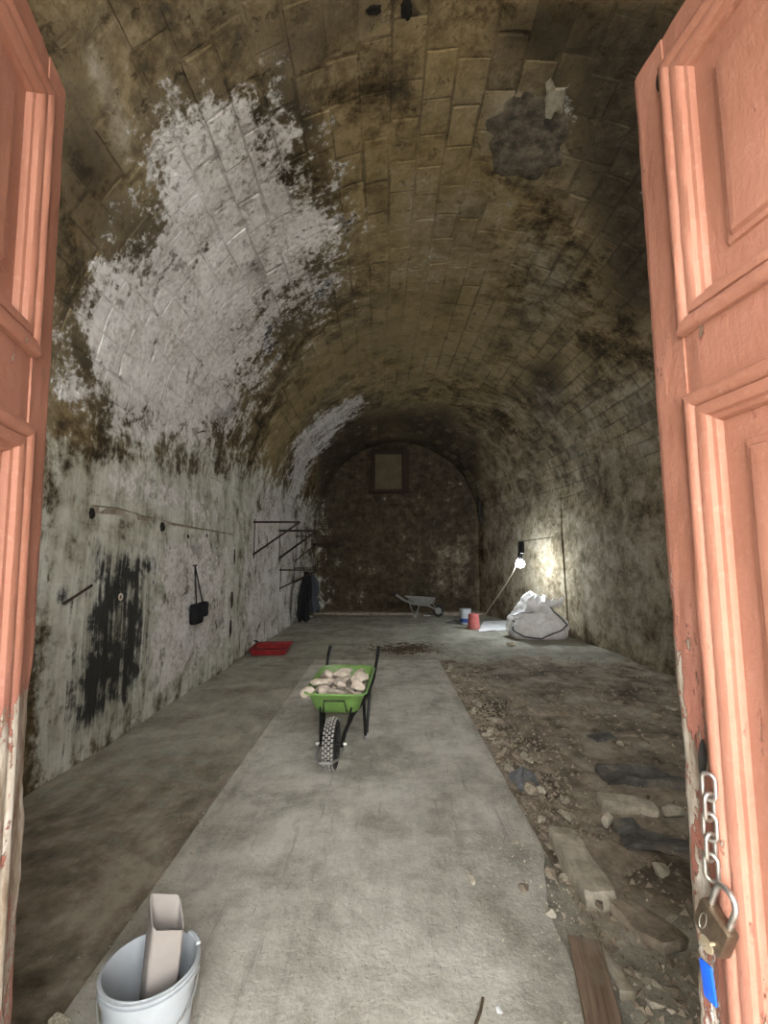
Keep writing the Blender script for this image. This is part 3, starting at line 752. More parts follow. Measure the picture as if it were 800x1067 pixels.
# ------------------------------------------------------------------ green wheelbarrow (wheel towards the door)
WB = on_floor(345, 803); WB.z = 0.004
wbr = empty('wheelbarrow', WB, math.radians(-4)); tag(wbr, 'green wheelbarrow loaded with broken stone, wheel towards the doorway', 'wheelbarrow')
def wheelbarrow(root, R, tray_mat, frame_mat, tyre_mat, treads=True, sc=1.0):
    wy, wz = 0.0, R
    mb = MB(); prof = [(R - 0.085, -0.020), (R - 0.060, -0.042), (R - 0.025, -0.046), (R - 0.008, -0.030), (R - 0.004, 0.0), (R - 0.008, 0.030), (R - 0.025, 0.046), (R - 0.060, 0.042), (R - 0.085, 0.020)]
    n = 40; rings = [[(x, wy + r * math.cos(2 * math.pi * k / n), wz + r * math.sin(2 * math.pi * k / n)) for k in range(n)] for r, x in prof]
    mb.loft(rings); wh = mb.build('wheel', tyre_mat, root, True); fix_normals(wh)
    mb = MB(); n2 = 24
    prof = [(R - 0.082, -0.022), (R - 0.095, -0.016), (0.03, -0.010), (0.03, 0.010), (R - 0.095, 0.016), (R - 0.082, 0.022)]
    mb.loft([[(x, wy + r * math.cos(2 * math.pi * k / n2), wz + r * math.sin(2 * math.pi * k / n2)) for k in range(n2)] for r, x in prof]); fix_normals(mb.build('rim', frame_mat, wh, True))
    if treads:
        mb = MB(); mb.box((0, 0, 0), (0.017, 0.022, 0.012), 0.002); me = bpy.data.meshes.new('tread_block'); me.from_pydata(mb.v, [], mb.f); me.materials.append(M_TREAD)
        for k in range(34):
            a = 2 * math.pi * k / 34
            for j, x in enumerate((-0.033, -0.011, 0.011, 0.033)):
                aa = a + (math.pi / 34 if j % 2 else 0); rr = R - 0.004 - (0.007 if abs(x) > 0.02 else 0)
                o = bpy.data.objects.new('tread_block', me); COL.objects.link(o); o.parent = wh
                o.location = (x, wy + rr * math.cos(aa), wz + rr * math.sin(aa)); o.rotation_euler = (aa - math.pi / 2, 0.35 * (x / 0.033) * (1 if abs(x) > .02 else 0), 0)
    mb = MB(); mb.tube([(-0.10, wy, wz), (0.10, wy, wz)], 0.010, 8); mb.build('axle', frame_mat, root)
    for s in (-1, 1):   # frame rails run from the axle back to the grips
        mb = MB(); mb.tube([(s * 0.085, wy - 0.02, wz - 0.01), (s * 0.09, 0.10, wz + 0.05), (s * 0.13, 0.30, 0.335), (s * 0.215, 0.72, 0.385), (s * 0.245, 1.0, 0.48), (s * 0.262, 1.25, 0.640), (s * 0.264, 1.34, 0.685)], 0.017, 8); mb.build('frame_rail', frame_mat, root, True)
        mb = MB(); mb.tube([(s * 0.263, 1.26, 0.646), (s * 0.265, 1.39, 0.712)], [0.021, 0.022], 8); mb.build('grip', M_BLACK, root, True)
        mb = MB(); mb.tube([(s * 0.195, 0.56, 0.37), (s * 0.20, 0.66, 0.06), (s * 0.20, 0.68, 0.012), (s * 0.205, 0.74, 0.05), (s * 0.225, 0.86, 0.43)], 0.015, 8); lg = mb.build('leg', frame_mat, root, True)
        mb = MB(); mb.box((s * 0.20, 0.69, 0.022), (0.045, 0.07, 0.040), 0.008); mb.build('foot', M_STEEL, lg)
        mb = MB(); mb.tube([(s * 0.092, 0.0, wz), (s * 0.155, 0.30, 0.55)], 0.009, 6); mb.build('brace', frame_mat, root)
        mb = MB(); mb.tube([(s * 0.095, wy, wz), (s * 0.125, wy, wz)], 0.018, 8); mb.build('axle_nut', M_STEEL, root)
    mb = MB(); mb.tube([(-0.10, wy - 0.02, wz - 0.03), (-0.09, wy - R * 0.8, wz - 0.05), (-0.04, wy - R - 0.05, wz - 0.05), (0.04, wy - R - 0.05, wz - 0.05), (0.09, wy - R * 0.8, wz - 0.05), (0.10, wy - 0.02, wz - 0.03)], 0.010, 6); mb.build('wheel_guard', M_GREYMETAL, root, True)
    # tray: rounded, flared, open
    def rr(hx, y0, y1, r, z0, z1, n=5):
        out = []
        for cx, cy, a0 in ((hx - r, y1 - r, 0), (-hx + r, y1 - r, 90), (-hx + r, y0 + r, 180), (hx - r, y0 + r, 270)):
            for i in range(n + 1):
                a = math.radians(a0 + 90 * i / n); y = cy + r * math.sin(a); out.append((cx + r * math.cos(a), y, z0 + (z1 - z0) * (y - y0) / (y1 - y0)))
        return out
    outer = [rr(0.155, 0.24, 0.78, 0.06, 0.365, 0.385), rr(0.185, 0.21, 0.82, 0.07, 0.385, 0.405), rr(0.245, 0.12, 0.95, 0.09, 0.545, 0.590), rr(0.268, 0.09, 0.985, 0.09, 0.555, 0.605), rr(0.270, 0.088, 0.99, 0.09, 0.546, 0.594)]
    inner = [rr(0.262, 0.096, 0.98, 0.09, 0.558, 0.608), rr(0.240, 0.125, 0.945, 0.09, 0.545, 0.588), rr(0.181, 0.215, 0.815, 0.07, 0.389, 0.409), rr(0.150, 0.245, 0.775, 0.06, 0.371, 0.391)]
    mb = MB(); mb.loft(outer + inner, True, True, True)
    tr = mb.build('tray', tray_mat, root, True); fix_normals(tr)
    mb = MB(); mb.tube([(-0.10, 0.155, 0.40), (-0.085, 0.10, 0.50), (0.085, 0.10, 0.50), (0.10, 0.155, 0.40)], 0.007, 6); mb.build('tipping_bar', frame_mat, root, True)
    mb = MB(); mb.tube([(-0.22, 0.76, 0.372), (0.22, 0.76, 0.372)], 0.014, 6); mb.build('cross_bar', frame_mat, root)
    return tr
wheelbarrow(wbr, 0.20, M_GREEN, M_BLACK, M_TYRE)
bpy.context.view_layer.update()
rs = random.Random(21); MW = wbr.matrix_world.copy()
rmesh = [rock_mesh(rs, rs.uniform(.12, .19), rs.uniform(.09, .14), rs.uniform(.06, .10)) for _ in range(6)]
for m in rmesh: m.materials.append(M_STONE_PALE)
for lay, (nx, ny, z) in enumerate(((3, 5, 0.395), (3, 5, 0.470), (3, 4, 0.53))):
    for i in range(nx):
        for j in range(ny):
            w = 0.115 + 0.025 * lay
            x = (i - (nx - 1) / 2) * w + rs.uniform(-.015, .015); y = 0.30 - 0.03 * lay + j * (0.112 + 0.015 * lay) + rs.uniform(-.02, .02) + (0.07 if lay == 2 else 0)
            zz = z + 0.025 + rs.uniform(-.01, .015)
            stone('stone_lump', rs.choice(rmesh), None, MW @ Vector((x, y, zz)), (rs.uniform(-.4, .4), rs.uniform(-.4, .4), rs.uniform(0, 6.3)), 'pale broken stone lump ' + ('low in the load of', 'in the middle of the heap in', 'on top of the heap in')[lay] + ' the green wheelbarrow', 'stone', 'stones in the green wheelbarrow')
stone('stone_lump', rmesh[0], None, MW @ Vector((-0.232, 0.20, 0.52)), (0.3, -0.6, 0.4), 'pale stone lump balanced on the front left corner of the green wheelbarrow', 'stone', 'stones in the green wheelbarrow')

# ------------------------------------------------------------------ far wheelbarrow
wb2 = empty('wheelbarrow', (1.62, 14.55, 0.006), math.radians(88)); tag(wb2, 'small grey wheelbarrow standing sideways by the dark far wall', 'wheelbarrow')
wheelbarrow(wb2, 0.18, M_GREYMETAL, M_GREYMETAL, M_TYRE, False)

# ------------------------------------------------------------------ red tray by the left wall
def red_tray():
    root = empty('mixing_tray', on_floor(283, 679), math.radians(4)); root.location.z = 0.012
    tag(root, 'shallow red plastic mixing tray on the floor by the left wall', 'tray')
    mb = MB()
    def rect(hx, hy, z, r=0.03, n=3):
        out = []
        for cx, cy, a0 in ((hx - r, hy - r, 0), (-hx + r, hy - r, 90), (-hx + r, -hy + r, 180), (hx - r, -hy + r, 270)):
            for i in range(n + 1):
                a = math.radians(a0 + 90 * i / n); out.append((cx + r * math.cos(a), cy + r * math.sin(a), z))
        return out
    mb.loft([rect(.29, .40, 0), rect(.325, .435, .10), rect(.345, .455, .10), rect(.345, .455, .092), rect(.329, .44, .092)][::1], True, True)
    mb.loft([rect(.323, .433, .098), rect(.285, .395, .008)], True, False, True)
    fix_normals(mb.build('body', M_RED, root, True))
    mb = MB(); mb.box((0, 0.12, 0.065), (0.60, 0.03, 0.10), 0.012); mb.build('divider', M_RED, root)
    mb = MB(); mb.box((0.0, 0.26, 0.10), (0.10, 0.04, 0.02), 0.006); mb.build('clip', M_BLACK, root)
    t2 = empty('trowel', root.location + Vector((-0.33, 0.30, 0.10)), 0.4); tag(t2, 'dark trowel resting on the edge of the red tray', 'trowel')
    mb = MB(); mb.tube([(-0.20, 0.1, 0.09), (-0.08, 0.04, 0.035), (0.0, 0, 0.02)], 0.014, 6); mb.build('handle', M_BLACK, t2, True)
    mb = MB(); mb.add([(0, -.03, .012), (0, .03, .012), (.15, 0.0, 0.005), (0, -.03, .016), (0, .03, .016), (.15, 0, .009)], [(2, 1, 0), (3, 4, 5), (0, 1, 4, 3), (1, 2, 5, 4), (2, 0, 3, 5)]); mb.build('blade', M_STEEL, t2)
red_tray()

# ------------------------------------------------------------------ things on the left wall
def wall_pt(x, y, d=0.0):
    r = ray(x, y)
    lo, hi = 2.0, 15.5
    for _ in range(40):
        m = (lo + hi) / 2
        if r.x / r.y * m < xl(m): hi = m
        else: lo = m
    Y = lo; z = CAM_H + r.z / r.y * Y
    return wall_l(z, Y, d)
# satchel hanging on a nail
p = wall_pt(200, 589, 0.03); q = wall_pt(201, 640, 0.0)
bag = empty('shoulder_bag', wall_pt(201, 651, 0.0)); tag(bag, 'black bag hanging by its strap on the pale left wall', 'bag')
def rel(v): return Vector(v) - bag.location
A, B = wall_pt(194.5, 630), wall_pt(208, 630); C_, D_ = wall_pt(195, 651), wall_pt(203, 651)
mb = MB(); mb.box(rel((q.x + 0.07, (A.y + wall_pt(202, 640).y) / 2, (A.z + C_.z) / 2)), (0.10, wall_pt(202.5, 640).y - A.y, A.z - C_.z), 0.025, None, 2); mb.build('body', M_CLOTHBLK, bag, True)
mb = MB(); yy = (wall_pt(202, 640).y + B.y) / 2 - 0.02; mb.box(rel((q.x + 0.075, yy, A.z - 0.09)), (0.09, 0.24, 0.20), 0.03, None, 2); mb.build('side_pocket', M_CLOTHBLK, bag, True)
for yo, xo in ((-0.07, 0.05), (0.12, 0.06)):
    mb = MB(); a = rel(p); e = rel((q.x + xo, (A.y + B.y) / 2 + yo, A.z - 0.01)); w = 0.017
    mb.loft([[a + Vector((0.0, -w, 0)), a + Vector((0.0, w, 0)), a + Vector((0.006, w, 0)), a + Vector((0.006, -w, 0))], [e + Vector((0, -w, 0)), e + Vector((0, w, 0)), e + Vector((0.006, w, 0)), e + Vector((0.006, -w, 0))]], True, True, True); mb.build('strap', M_CLOTHBLK, bag)
nl = empty('nail', p); tag(nl, 'iron nail in the left wall holding up the black bag', 'nail')
mb = MB(); mb.tube([(-0.06, 0, -0.01), (0.02, 0, 0.0)], 0.006, 6); mb.build('shank', M_RUST, nl)
mb = MB(); mb.tube([(0.02, 0, 0), (0.026, 0, 0)], 0.013, 8); mb.build('head', M_RUST, nl)
# iron bar near the door
a, e = wall_pt(65, 629, 0.02), wall_pt(90, 610, 0.05)
mb = MB(); mb.tube([Vector(), (e - a) * 0.5, e - a], 0.011, 7)
ib = mb.build('iron_bar', M_RUST, None, True, a); tag(ib, 'short rusty iron bar slanting across the left wall beside the soot stain', 'bar')
a, e = wall_pt(199, 452, 0.0), wall_pt(207, 449, 0.10)
ib = MB().tube([Vector(), e - a], 0.009, 6).build('iron_peg', M_RUST, None, True, a); tag(ib, 'small iron peg high on the left wall below the limewashed haunch', 'peg')
# chase cut along the wall above the soot, with two socket holes
pts = [(93, 531), (118, 533), (150, 541), (180, 547), (210, 552), (240, 557)]
g = MB()
top = [wall_pt(x, y, 0.004) for x, y in pts]; wd = [0.028, 0.03, 0.022, 0.009, 0.007, 0.006]
for i in range(len(top) - 1):
    pa, pb = top[i], top[i + 1]
    k0, k1 = wd[i], wd[i + 1]
    g.add([pa + Vector((0, 0, -k0)), pb + Vector((0, 0, -k1)), pb + Vector((0, 0, k1)), pa + Vector((0, 0, k0)), pa + Vector((0.012, 0, k0 + 0.012)), pb + Vector((0.010, 0, k1 + .008))], [(0, 1, 2, 3), (3, 2, 5, 4)])
o = g.build('plaster_chase', M_STONE_BROWN, wl, False); o.location = (0, 0, 0)
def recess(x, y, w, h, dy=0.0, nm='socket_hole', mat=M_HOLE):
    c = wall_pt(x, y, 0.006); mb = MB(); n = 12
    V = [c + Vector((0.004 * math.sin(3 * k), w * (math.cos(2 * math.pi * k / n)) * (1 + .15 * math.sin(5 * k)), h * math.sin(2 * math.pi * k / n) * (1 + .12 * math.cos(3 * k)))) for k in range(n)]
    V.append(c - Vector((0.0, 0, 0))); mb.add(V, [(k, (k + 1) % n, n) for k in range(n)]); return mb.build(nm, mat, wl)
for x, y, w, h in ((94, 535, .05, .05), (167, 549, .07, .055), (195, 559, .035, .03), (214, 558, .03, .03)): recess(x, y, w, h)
for x, y, w, h in ((244, 580, .05, .13), (240, 625, .07, .14), (239, 655, .07, .15)): recess(x, y, w, h, 0, 'rust_patch', M_RUST)
# ring of a wall anchor in the soot
an = wall_pt(122, 622, 0.03); mb = MB(); mb.ring((0, 0, 0), 0.028, 0.008, (1, 0, 0), 18, 6); o = mb.build('iron_ring', M_STONE_PALE, None, True, an); tag(o, 'small pale ring fixed to the wall inside the soot stain', 'ring')

# triangular iron brackets
def bracket(px, ytop, ybot, arm, label, drop=0.0, r=0.019, yw=None, plate=False, back_px=None):
    T_ = wall_pt(px, ytop, 0.02); Bt = wall_pt(px, ybot, 0.02); Bt.y = T_.y
    root = empty('wall_bracket', Bt); tag(root, label, 'bracket', 'iron shelf brackets on the left wall')
    h = T_.z - Bt.z
    mb = MB(); mb.tube([(-0.03, 0, h), (arm, 0, h + drop)], r, 6); mb.build('arm', M_RUST, root)
    mb = MB(); mb.tube([(-0.03, 0, 0.01), (arm * 0.98, 0, h + drop - 0.01)], r, 6); mb.build('brace', M_RUST, root)
    mb = MB(); mb.box((0, 0, h / 2), (0.012, 0.03, h + 0.12), 0.003); mb.build('wall_strip', M_RUST, root)
    if plate:
        mb = MB(); mb.box((arm / 2, 0, h + 0.03), (arm, 0.25, 0.04), 0.006); mb.build('shelf_piece', M_DARKWOOD, root)
    return root
bracket(264.5, 544, 579, 0.86, 'iron bracket nearest the door, uppermost on the left wall')
bracket(291, 553, 583, 0.86, 'second iron bracket from the door, thick arm and long brace', r=0.026)
bracket(307, 559, 585, 0.80, 'third upper iron bracket from the door, thin arm', r=0.015)
bracket(325, 568, 593, 0.80, 'iron bracket in the far left corner carrying a dark board', r=0.014, plate=True)
bracket(291.5, 594, 614, 0.86, 'lower iron bracket below the thick armed one', r=0.016)
lowb = bracket(305, 592, 608, 0.75, 'lower iron bracket with the dark clothes hung on it', r=0.016)
# dark garments hung from the lower brackets
def garment(label, base, w, dpt, h, mat, seed, tail):
    root = empty('hanging_coat', base); tag(root, label, 'coat', 'clothes hung in the far left corner')
    rings = []; n = 26
    for j in range(15):
        f = j / 14; z = h * (1 - f); ww = w * (0.45 + 0.75 * min(1, f * 3.2)) * (1 - 0.35 * f * tail); dd = dpt * (0.6 + 0.5 * min(1, f * 3)) * (1 - .2 * f)
        sh = 0.05 * math.sin(f * 5 + seed)
        ring = []
        for k in range(n):
            a = 2 * math.pi * k / n; fold = 1 + 0.22 * math.sin(5 * a + seed) * f + 0.12 * fbm(math.cos(a), math.sin(a), f * 3 + seed, 1.5, 3)
            ring.append((sh + ww * math.cos(a) * fold, dd * math.sin(a) * fold, z + 0.05 * math.sin(3 * a + seed) * f * f))
        rings.append(ring)
    mb = MB(); mb.loft(rings[::-1], True, True, True); mb.build('drape', mat, root, True)
    mb = MB(); mb.tube([(0.1 * w, 0, h * .93), (w * 0.9, -dpt * .5, h * .80), (w * 1.15, -dpt * .6, h * 0.52), (w * 1.0, -dpt * .6, h * 0.42)], [0.05, 0.06, 0.055, 0.045], 9); mb.build('sleeve', mat, root, True)
    mb = MB(); mb.ring((0, 0, h + 0.02), 0.035, 0.006, (0, 1, 0), 14, 6); mb.build('hanging_loop', mat, root)
    return root
c1 = at_depth(317, 641, 12.6); garment('long black coat hanging from the lower bracket on the left wall', (c1.x, 12.6, 0.13), 0.13, 0.12, 1.26, M_CLOTHBLK, 1.0, 0.2)
c2 = at_depth(325.5, 638, 13.3); garment('blue grey jacket hanging beside the long black coat', (c2.x, 13.3, 0.30), 0.12, 0.11, 0.98, M_CLOTHGREY, 3.1, 0.3)
# white shoe-like scrap under the clothes
sc = on_floor(323, 643.5); o = MB().box((0, 0, 0.03), (0.16, 0.09, 0.05), 0.018, None, 2).build('white_scrap', M_SHEET, None, True, sc); tag(o, 'small white scrap on the floor under the hanging clothes', 'scrap')

# ------------------------------------------------------------------ far wall: framed blocked opening, dark board, dark recess strip
fw = empty('window_1', at_depth(406, 514, 15.35)); fw['kind'] = 'structure'; tag(fw, 'dark wooden frame around a blocked opening high on the far wall')
bl, tr_ = at_depth(386, 515, 15.35), at_depth(426, 470, 15.35); W_, H_ = tr_.x - bl.x, tr_.z - bl.z
def frp(nm, c, size): MB().box(c, size, 0.012).build(nm, M_DARKWOOD, fw)
frp('frame_jamb', (-W_ / 2 + .08, 0, H_ / 2), (0.15, 0.16, H_)); frp('frame_jamb', (W_ / 2 - .11, 0, H_ / 2), (0.20, 0.16, H_))
frp('frame_head', (0, 0.002, H_ - .07), (W_, 0.15, 0.14)); frp('frame_sill', (0, -0.01, .06), (W_ + .06, 0.17, 0.12))
MB().box((-0.02, 0.05, H_ / 2), (W_ - .2, 0.05, H_ - .2), 0.004).build('infill', M_NICHE, fw)
# dark recess edge in the right wall near the far corner
def wall_pt_r(x, y, d=0.0):
    r = ray(x, y); lo, hi = 4.0, 15.5
    for _ in range(40):
        m = (lo + hi) / 2
        if r.x / r.y * m > xr(m): hi = m
        else: lo = m
    return wall_r(CAM_H + r.z / r.y * lo, lo, d)
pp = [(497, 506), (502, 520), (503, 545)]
mb = MB(); mb.tube([wall_pt_r(x, y, 0.09) for x, y in pp], [0.05, 0.06, 0.035], 7); o = mb.build('recess_shade', M_BLACK); tag(o, 'dark strip for the shaded recess in the right wall near the far corner', 'shade strip')  # black strip stands in for the shade along the recess edge
# thicker plaster left on the right wall past the sack
def patch():
    poly = [(585, 515), (560, 522), (520, 545), (512, 560), (512, 632), (540, 648), (575, 655), (592, 662), (590, 600), (586, 560)]
    pts = [wall_pt_r(x, y) for x, y in poly]; V = []
    for d in (0.0, 0.03): V += [wall_r(q.z, q.y, d) for q in pts]
    c = sum(pts, Vector()) / len(pts); V.append(wall_r(c.z, c.y, 0.034)); n = len(pts)
    Fc = [(i, (i + 1) % n, n + (i + 1) % n, n + i) for i in range(n)] + [(n + i, n + (i + 1) % n, 2 * n) for i in range(n)]
    mb = MB(); mb.add(V, Fc); o = mb.build('plaster_layer', M_MASON, wr); stain(o.data); fix_normals(o)
patch()

# ------------------------------------------------------------------ work lamp, its cord
bp = at_depth(542, 587, 11.15); LW = xr(11.15) - bp.x
lamp = empty('work_lamp', bp); tag(lamp, 'lit bare bulb hanging in a black socket on the right wall', 'lamp')
mb = MB(); mb.lathe([(0.001, -0.105), (0.055, -0.092), (0.090, -0.055), (0.102, -0.01), (0.090, 0.035), (0.05, 0.075), (0.03, 0.10)], n=24); fix_normals(mb.build('bulb', M_BULB, lamp, True))
mb = MB(); mb.lathe([(0.032, 0.09), (0.05, 0.10), (0.055, 0.20), (0.04, 0.27), (0.001, 0.275)], n=18); fix_normals(mb.build('socket', M_BLACK, lamp, True))
mb = MB(); mb.box((0.03, 0, 0.36), (0.10, 0.20, 0.28), 0.02); mb.build('backplate', M_BLACK, lamp)
mb = MB(); mb.tube([(0, 0, 0.26), (0.02, 0, 0.5), (LW + 0.05, 0, 0.62)], 0.008, 6); mb.build('hook', M_BLACK, lamp)
c0 = bp + Vector((-0.05, 0.0, 0.12)); ce = on_floor(503, 644, 0.012)
cpts = []
for i in range(25):
    f = i / 24; P_ = c0.lerp(ce, f); P_.z = c0.z + (ce.z - c0.z) * (f ** 0.72 if f > 0 else 0) ; P_.x += -0.22 * math.sin(f * math.pi) * 0.3; cpts.append(P_ - c0)
mb = MB(); mb.tube(cpts, 0.012, 6); o = mb.build('lamp_cord', M_CORD, None, True, c0); tag(o, 'pale cord sagging from the lit lamp to the floor', 'cord')

# ------------------------------------------------------------------ builder's sack
def sack():
    base = on_floor(561, 667); base.z = 0.0
    root = empty('builders_sack', base + Vector((0.13, 0.40, 0.0))); tag(root, 'slumped white woven rubble sack with dark edging below the lamp', 'sack')
    n = 120; rows = []
    zs = [0.00, 0.05, 0.18, 0.32, 0.44, 0.53, 0.62, 0.72, 0.84, 0.92]
    rxs = [0.55, 0.61, 0.635, 0.60, 0.53, 0.42, 0.33, 0.29, 0.25, 0.17]; rys = [0.40, 0.45, 0.47, 0.45, 0.42, 0.36, 0.30, 0.26, 0.21, 0.14]
    oxs = [0, 0, 0, 0, -0.02, -0.05, -0.06, -0.03, 0.0, 0.03]
    def ridge(x, y, z, f_): return 1 - 2 * abs(fbm(x, y, z, f_, 2))
    for q in range(37):
        z = 0.92 * q / 36; rx, ry, ox = (float(np.interp(z, zs, a_)) for a_ in (rxs, rys, oxs)); f = z / 0.92; ring = []
        for k in range(n):
            a = 2 * math.pi * k / n; sq = 1.0 / (abs(math.cos(a)) ** 3.0 + abs(math.sin(a)) ** 3.0) ** (1 / 3.0)
            ca, sa = math.cos(a), math.sin(a)
            cr = 0.10 * fbm(ca * 1.2, sa * 1.2, z * 2.0, 1.6, 3) + (0.06 + 0.15 * f) * ridge(ca, sa, z * 1.6 + 4, 1.7) + 0.06 * ridge(ca, sa, z * 2.5, 4.2) * (0.4 + f)
            rr_ = sq * (0.95 + cr)
            zz = z * (1 + 0.14 * f * fbm(ca * 1.4, sa * 1.4, 7, 1.3, 3)) - 0.13 * f * f * max(0, ca) + 0.05 * f * math.sin(2 * a + 1)
            ring.append((ox + rx * rr_ * ca, ry * rr_ * sa, zz))
        rows.append(ring)
    mb = MB(); mb.loft(rows, True, True, True); o = mb.build('cloth', M_WOVEN, root, True); fix_normals(o)
    # torn mouth of the sack folded over to the left and right
    for nm, x0, y0, z0, w_, h_, ang in (('mouth_flap', -0.40, -0.30, 0.52, 0.50, 0.34, -0.5), ('mouth_flap', 0.02, -0.24, 0.66, 0.40, 0.26, 0.35)):
        R0 = []
        for j in range(9):
            v = j / 8; R0.append([(x0 + w_ * i / 12 * math.cos(ang * .4) + 0.05 * v, y0 - 0.10 * math.sin(v * 2.6) - 0.03 * fbm(i * .3, v * 2, x0, 1.2, 3), z0 + h_ * v * (0.75 + 0.35 * fbm(i * .25, 1, x0, 1.4, 3)) + 0.10 * ang * (i / 12 - .5) + 0.02 * fbm(i * .5, v * 3, 2, 1.3, 2)) for i in range(13)])
        mb = MB(); mb.loft(R0, False); mb.build(nm, M_WOVEN, root, True)
    # loose flap falling to the left of the mouth
    R = [rows[min(36, int(round(z_ / 0.92 * 36)))] for z_ in zs]; kk = n / 72.0
    def edge(path, nm='edging', r=0.015):
        pts = []
        for (ri, ai) in path:
            i0 = int(ri); f = ri - i0; ai = ai * kk; k = int(ai) % n; k2 = (k + 1) % n; fa = ai - int(ai)
            A = Vector(R[i0][k]).lerp(Vector(R[i0][k2]), fa); B = Vector(R[min(i0 + 1, 9)][k]).lerp(Vector(R[min(i0 + 1, 9)][k2]), fa); v = A.lerp(B, f)
            pts.append(Vector((v.x * 1.03, v.y * 1.03 - 0.02, v.z + 0.004)))
        MB().tube(pts, r, 6).build(nm, M_ROPE, root, True)
    def dense(ps, m=10):
        out = []
        for (a, b) in zip(ps[:-1], ps[1:]):
            for i in range(m): out.append((a[0] + (b[0] - a[0]) * i / m, a[1] + (b[1] - a[1]) * i / m))
        return out + [ps[-1]]
    edge(dense([(3.2, 38), (2.0, 42), (1.2, 47), (0.8, 52), (1.8, 57), (3.2, 62), (5.0, 64), (7.0, 63), (8.6, 60)]))
    edge(dense([(4.0, 37), (5.0, 43), (5.4, 50)]), r=0.008)

sack()
def sheet():
    c = [on_floor(499, 659), on_floor(541, 656), on_floor(536, 647), on_floor(503, 648)]
    rows = []
    for j in range(13):
        v = j / 12; row = []
        for i in range(15):
            u = i / 14; p_ = (c[0].lerp(c[1], u)).lerp(c[3].lerp(c[2], u), v); e = 0.06 * fbm(u * 3, v * 3, 1, 1.5, 3)
            row.append((p_.x + e, p_.y + e, 0.014 + 0.016 * abs(fbm(p_.x, p_.y, 3, 2.2, 3))))
        rows.append(row)
    low = [[(x, y, 0.006) for x, y, z in r] for r in rows]
    mb = MB(); mb.loft(rows, False); o = mb.build('plastic_sheet', M_SHEET, None, True); fix_normals(o); tag(o, 'crumpled white sheet on the floor between red bucket and sack', 'sheet')
sheet()
p_ = on_floor(493.5, 655.5); bucket('bucket', 'faded red bucket upside down near the far white sheet', (p_.x, p_.y, 0.01), 0.125, 0.155, 0.36, M_PINKRED, flip=True, n=28)
p_ = on_floor(485, 650.5); b3 = bucket('paint_tub', 'white paint tub with blue print behind the red bucket', (p_.x, p_.y, 0.01), 0.135, 0.145, 0.38, M_WHITEPL, 'tub', n=28)
mb = MB(); mb.lathe([(0.1385, 0.05), (0.1395, 0.05), (0.1452, 0.15), (0.1442, 0.15)], n=28); mb.build('printed_band', M_BLUEPRINT, b3, True)
mb = MB(); mb.lathe([(0.001, 0.383), (0.15, 0.383), (0.15, 0.395), (0.001, 0.398)], n=28); mb.build('lid', M_WHITEPL, b3)
p_ = on_floor(474, 649); gt = empty('plaster_hawk', (p_.x, p_.y, 0.01), 0.3); tag(gt, 'grey plastering board lying left of the paint tub', 'board')
MB().box((0, 0, 0.03), (0.36, 0.30, 0.02), 0.005).build('plate', M_GREYMETAL, gt); MB().tube([(-0.28, 0, 0.04), (0.0, 0, 0.07), (0.10, 0, 0.06)], 0.02, 7).build('handle', M_GREYMETAL, gt, True)
p_ = on_floor(445, 642); o = MB().box((0, 0, 0.02), (0.22, 0.10, 0.03), 0.008).build('board_scrap', M_SHEET, None, False, p_); tag(o, 'pale scrap on the floor under the grey wheelbarrow', 'scrap')
# the raised kerb along the far wall
kp = on_floor(415, 641.5)
o = MB().box(((xl(15) + xr(15)) / 2, 15.30, 0.03), (xr(15) - xl(15), 0.5, 0.10), 0.02).build('trim_1', M_STONE_BROWN); o['kind'] = 'structure'; tag(o, 'low stone kerb along the foot of the far wall')

# ------------------------------------------------------------------ rubble on the right
R2 = random.Random(11)
def block(name, label, cx, cy, size, ang, mat, tilt=(0, 0), cat='stone', z=None, rough=0.016):
    c = on_floor(cx, cy); bm = bmesh.new(); bmesh.ops.create_cube(bm, size=1)
    bmesh.ops.subdivide_edges(bm, edges=bm.edges[:], cuts=3, use_grid_fill=True); bmesh.ops.scale(bm, vec=size, verts=bm.verts)
    for v in bm.verts:
        k = (abs(v.co.x) / (size[0] / 2) > .98) + (abs(v.co.y) / (size[1] / 2) > .98) + (abs(v.co.z) / (size[2] / 2) > .98)
        n = Vector((fbm(*(v.co + c), 6, 3), fbm(*(v.co + c + Vector((7, 0, 0))), 6, 3), fbm(*(v.co + c + Vector((0, 9, 0))), 6, 3)))
        v.co = v.co * (1 - 0.035 * max(0, k - 1)) + n * rough; v.co.z += size[2] / 2
    me = bpy.data.meshes.new(name); bm.to_mesh(me); bm.free(); me.materials.append(mat)
    o = bpy.data.objects.new(name, me); COL.objects.link(o)
    o.location = (c.x, c.y, floor_z(c.x, c.y) - 0.012 if z is None else z); o.rotation_euler = (tilt[0], tilt[1], ang); return tag(o, label, cat)
block('loose_stone_block', 'long pale stone block beside the broken slab edge, half sunk', 602, 902, (0.155, 0.58, 0.10), math.radians(-1), M_STONE, (0.02, 0.06), z=-0.045)
block('loose_stone_block', 'pale oblong stone lying crosswise in the dark earth by the right door', 652, 838, (0.36, 0.13, 0.08), math.radians(-14), M_STONE, (0.05, 0.05))
block('flat_stone', 'flat tan stone tilted over a dark hollow behind the sunken block', 637, 888, (0.27, 0.24, 0.035), math.radians(30), M_STONE_BROWN, (0.12, -0.08))
block('flat_stone', 'slim pale wedge of stone next to the head of the plank', 632, 1004, (0.06, 0.30, 0.04), math.radians(8), M_STONE, (0.0, 0.05))
block('flat_stone', 'broad flat stone with torn scraps in the middle of the earth', 572, 737, (0.42, 0.30, 0.06), math.radians(12), M_STONE_BROWN, (0.05, 0.0), rough=0.03)
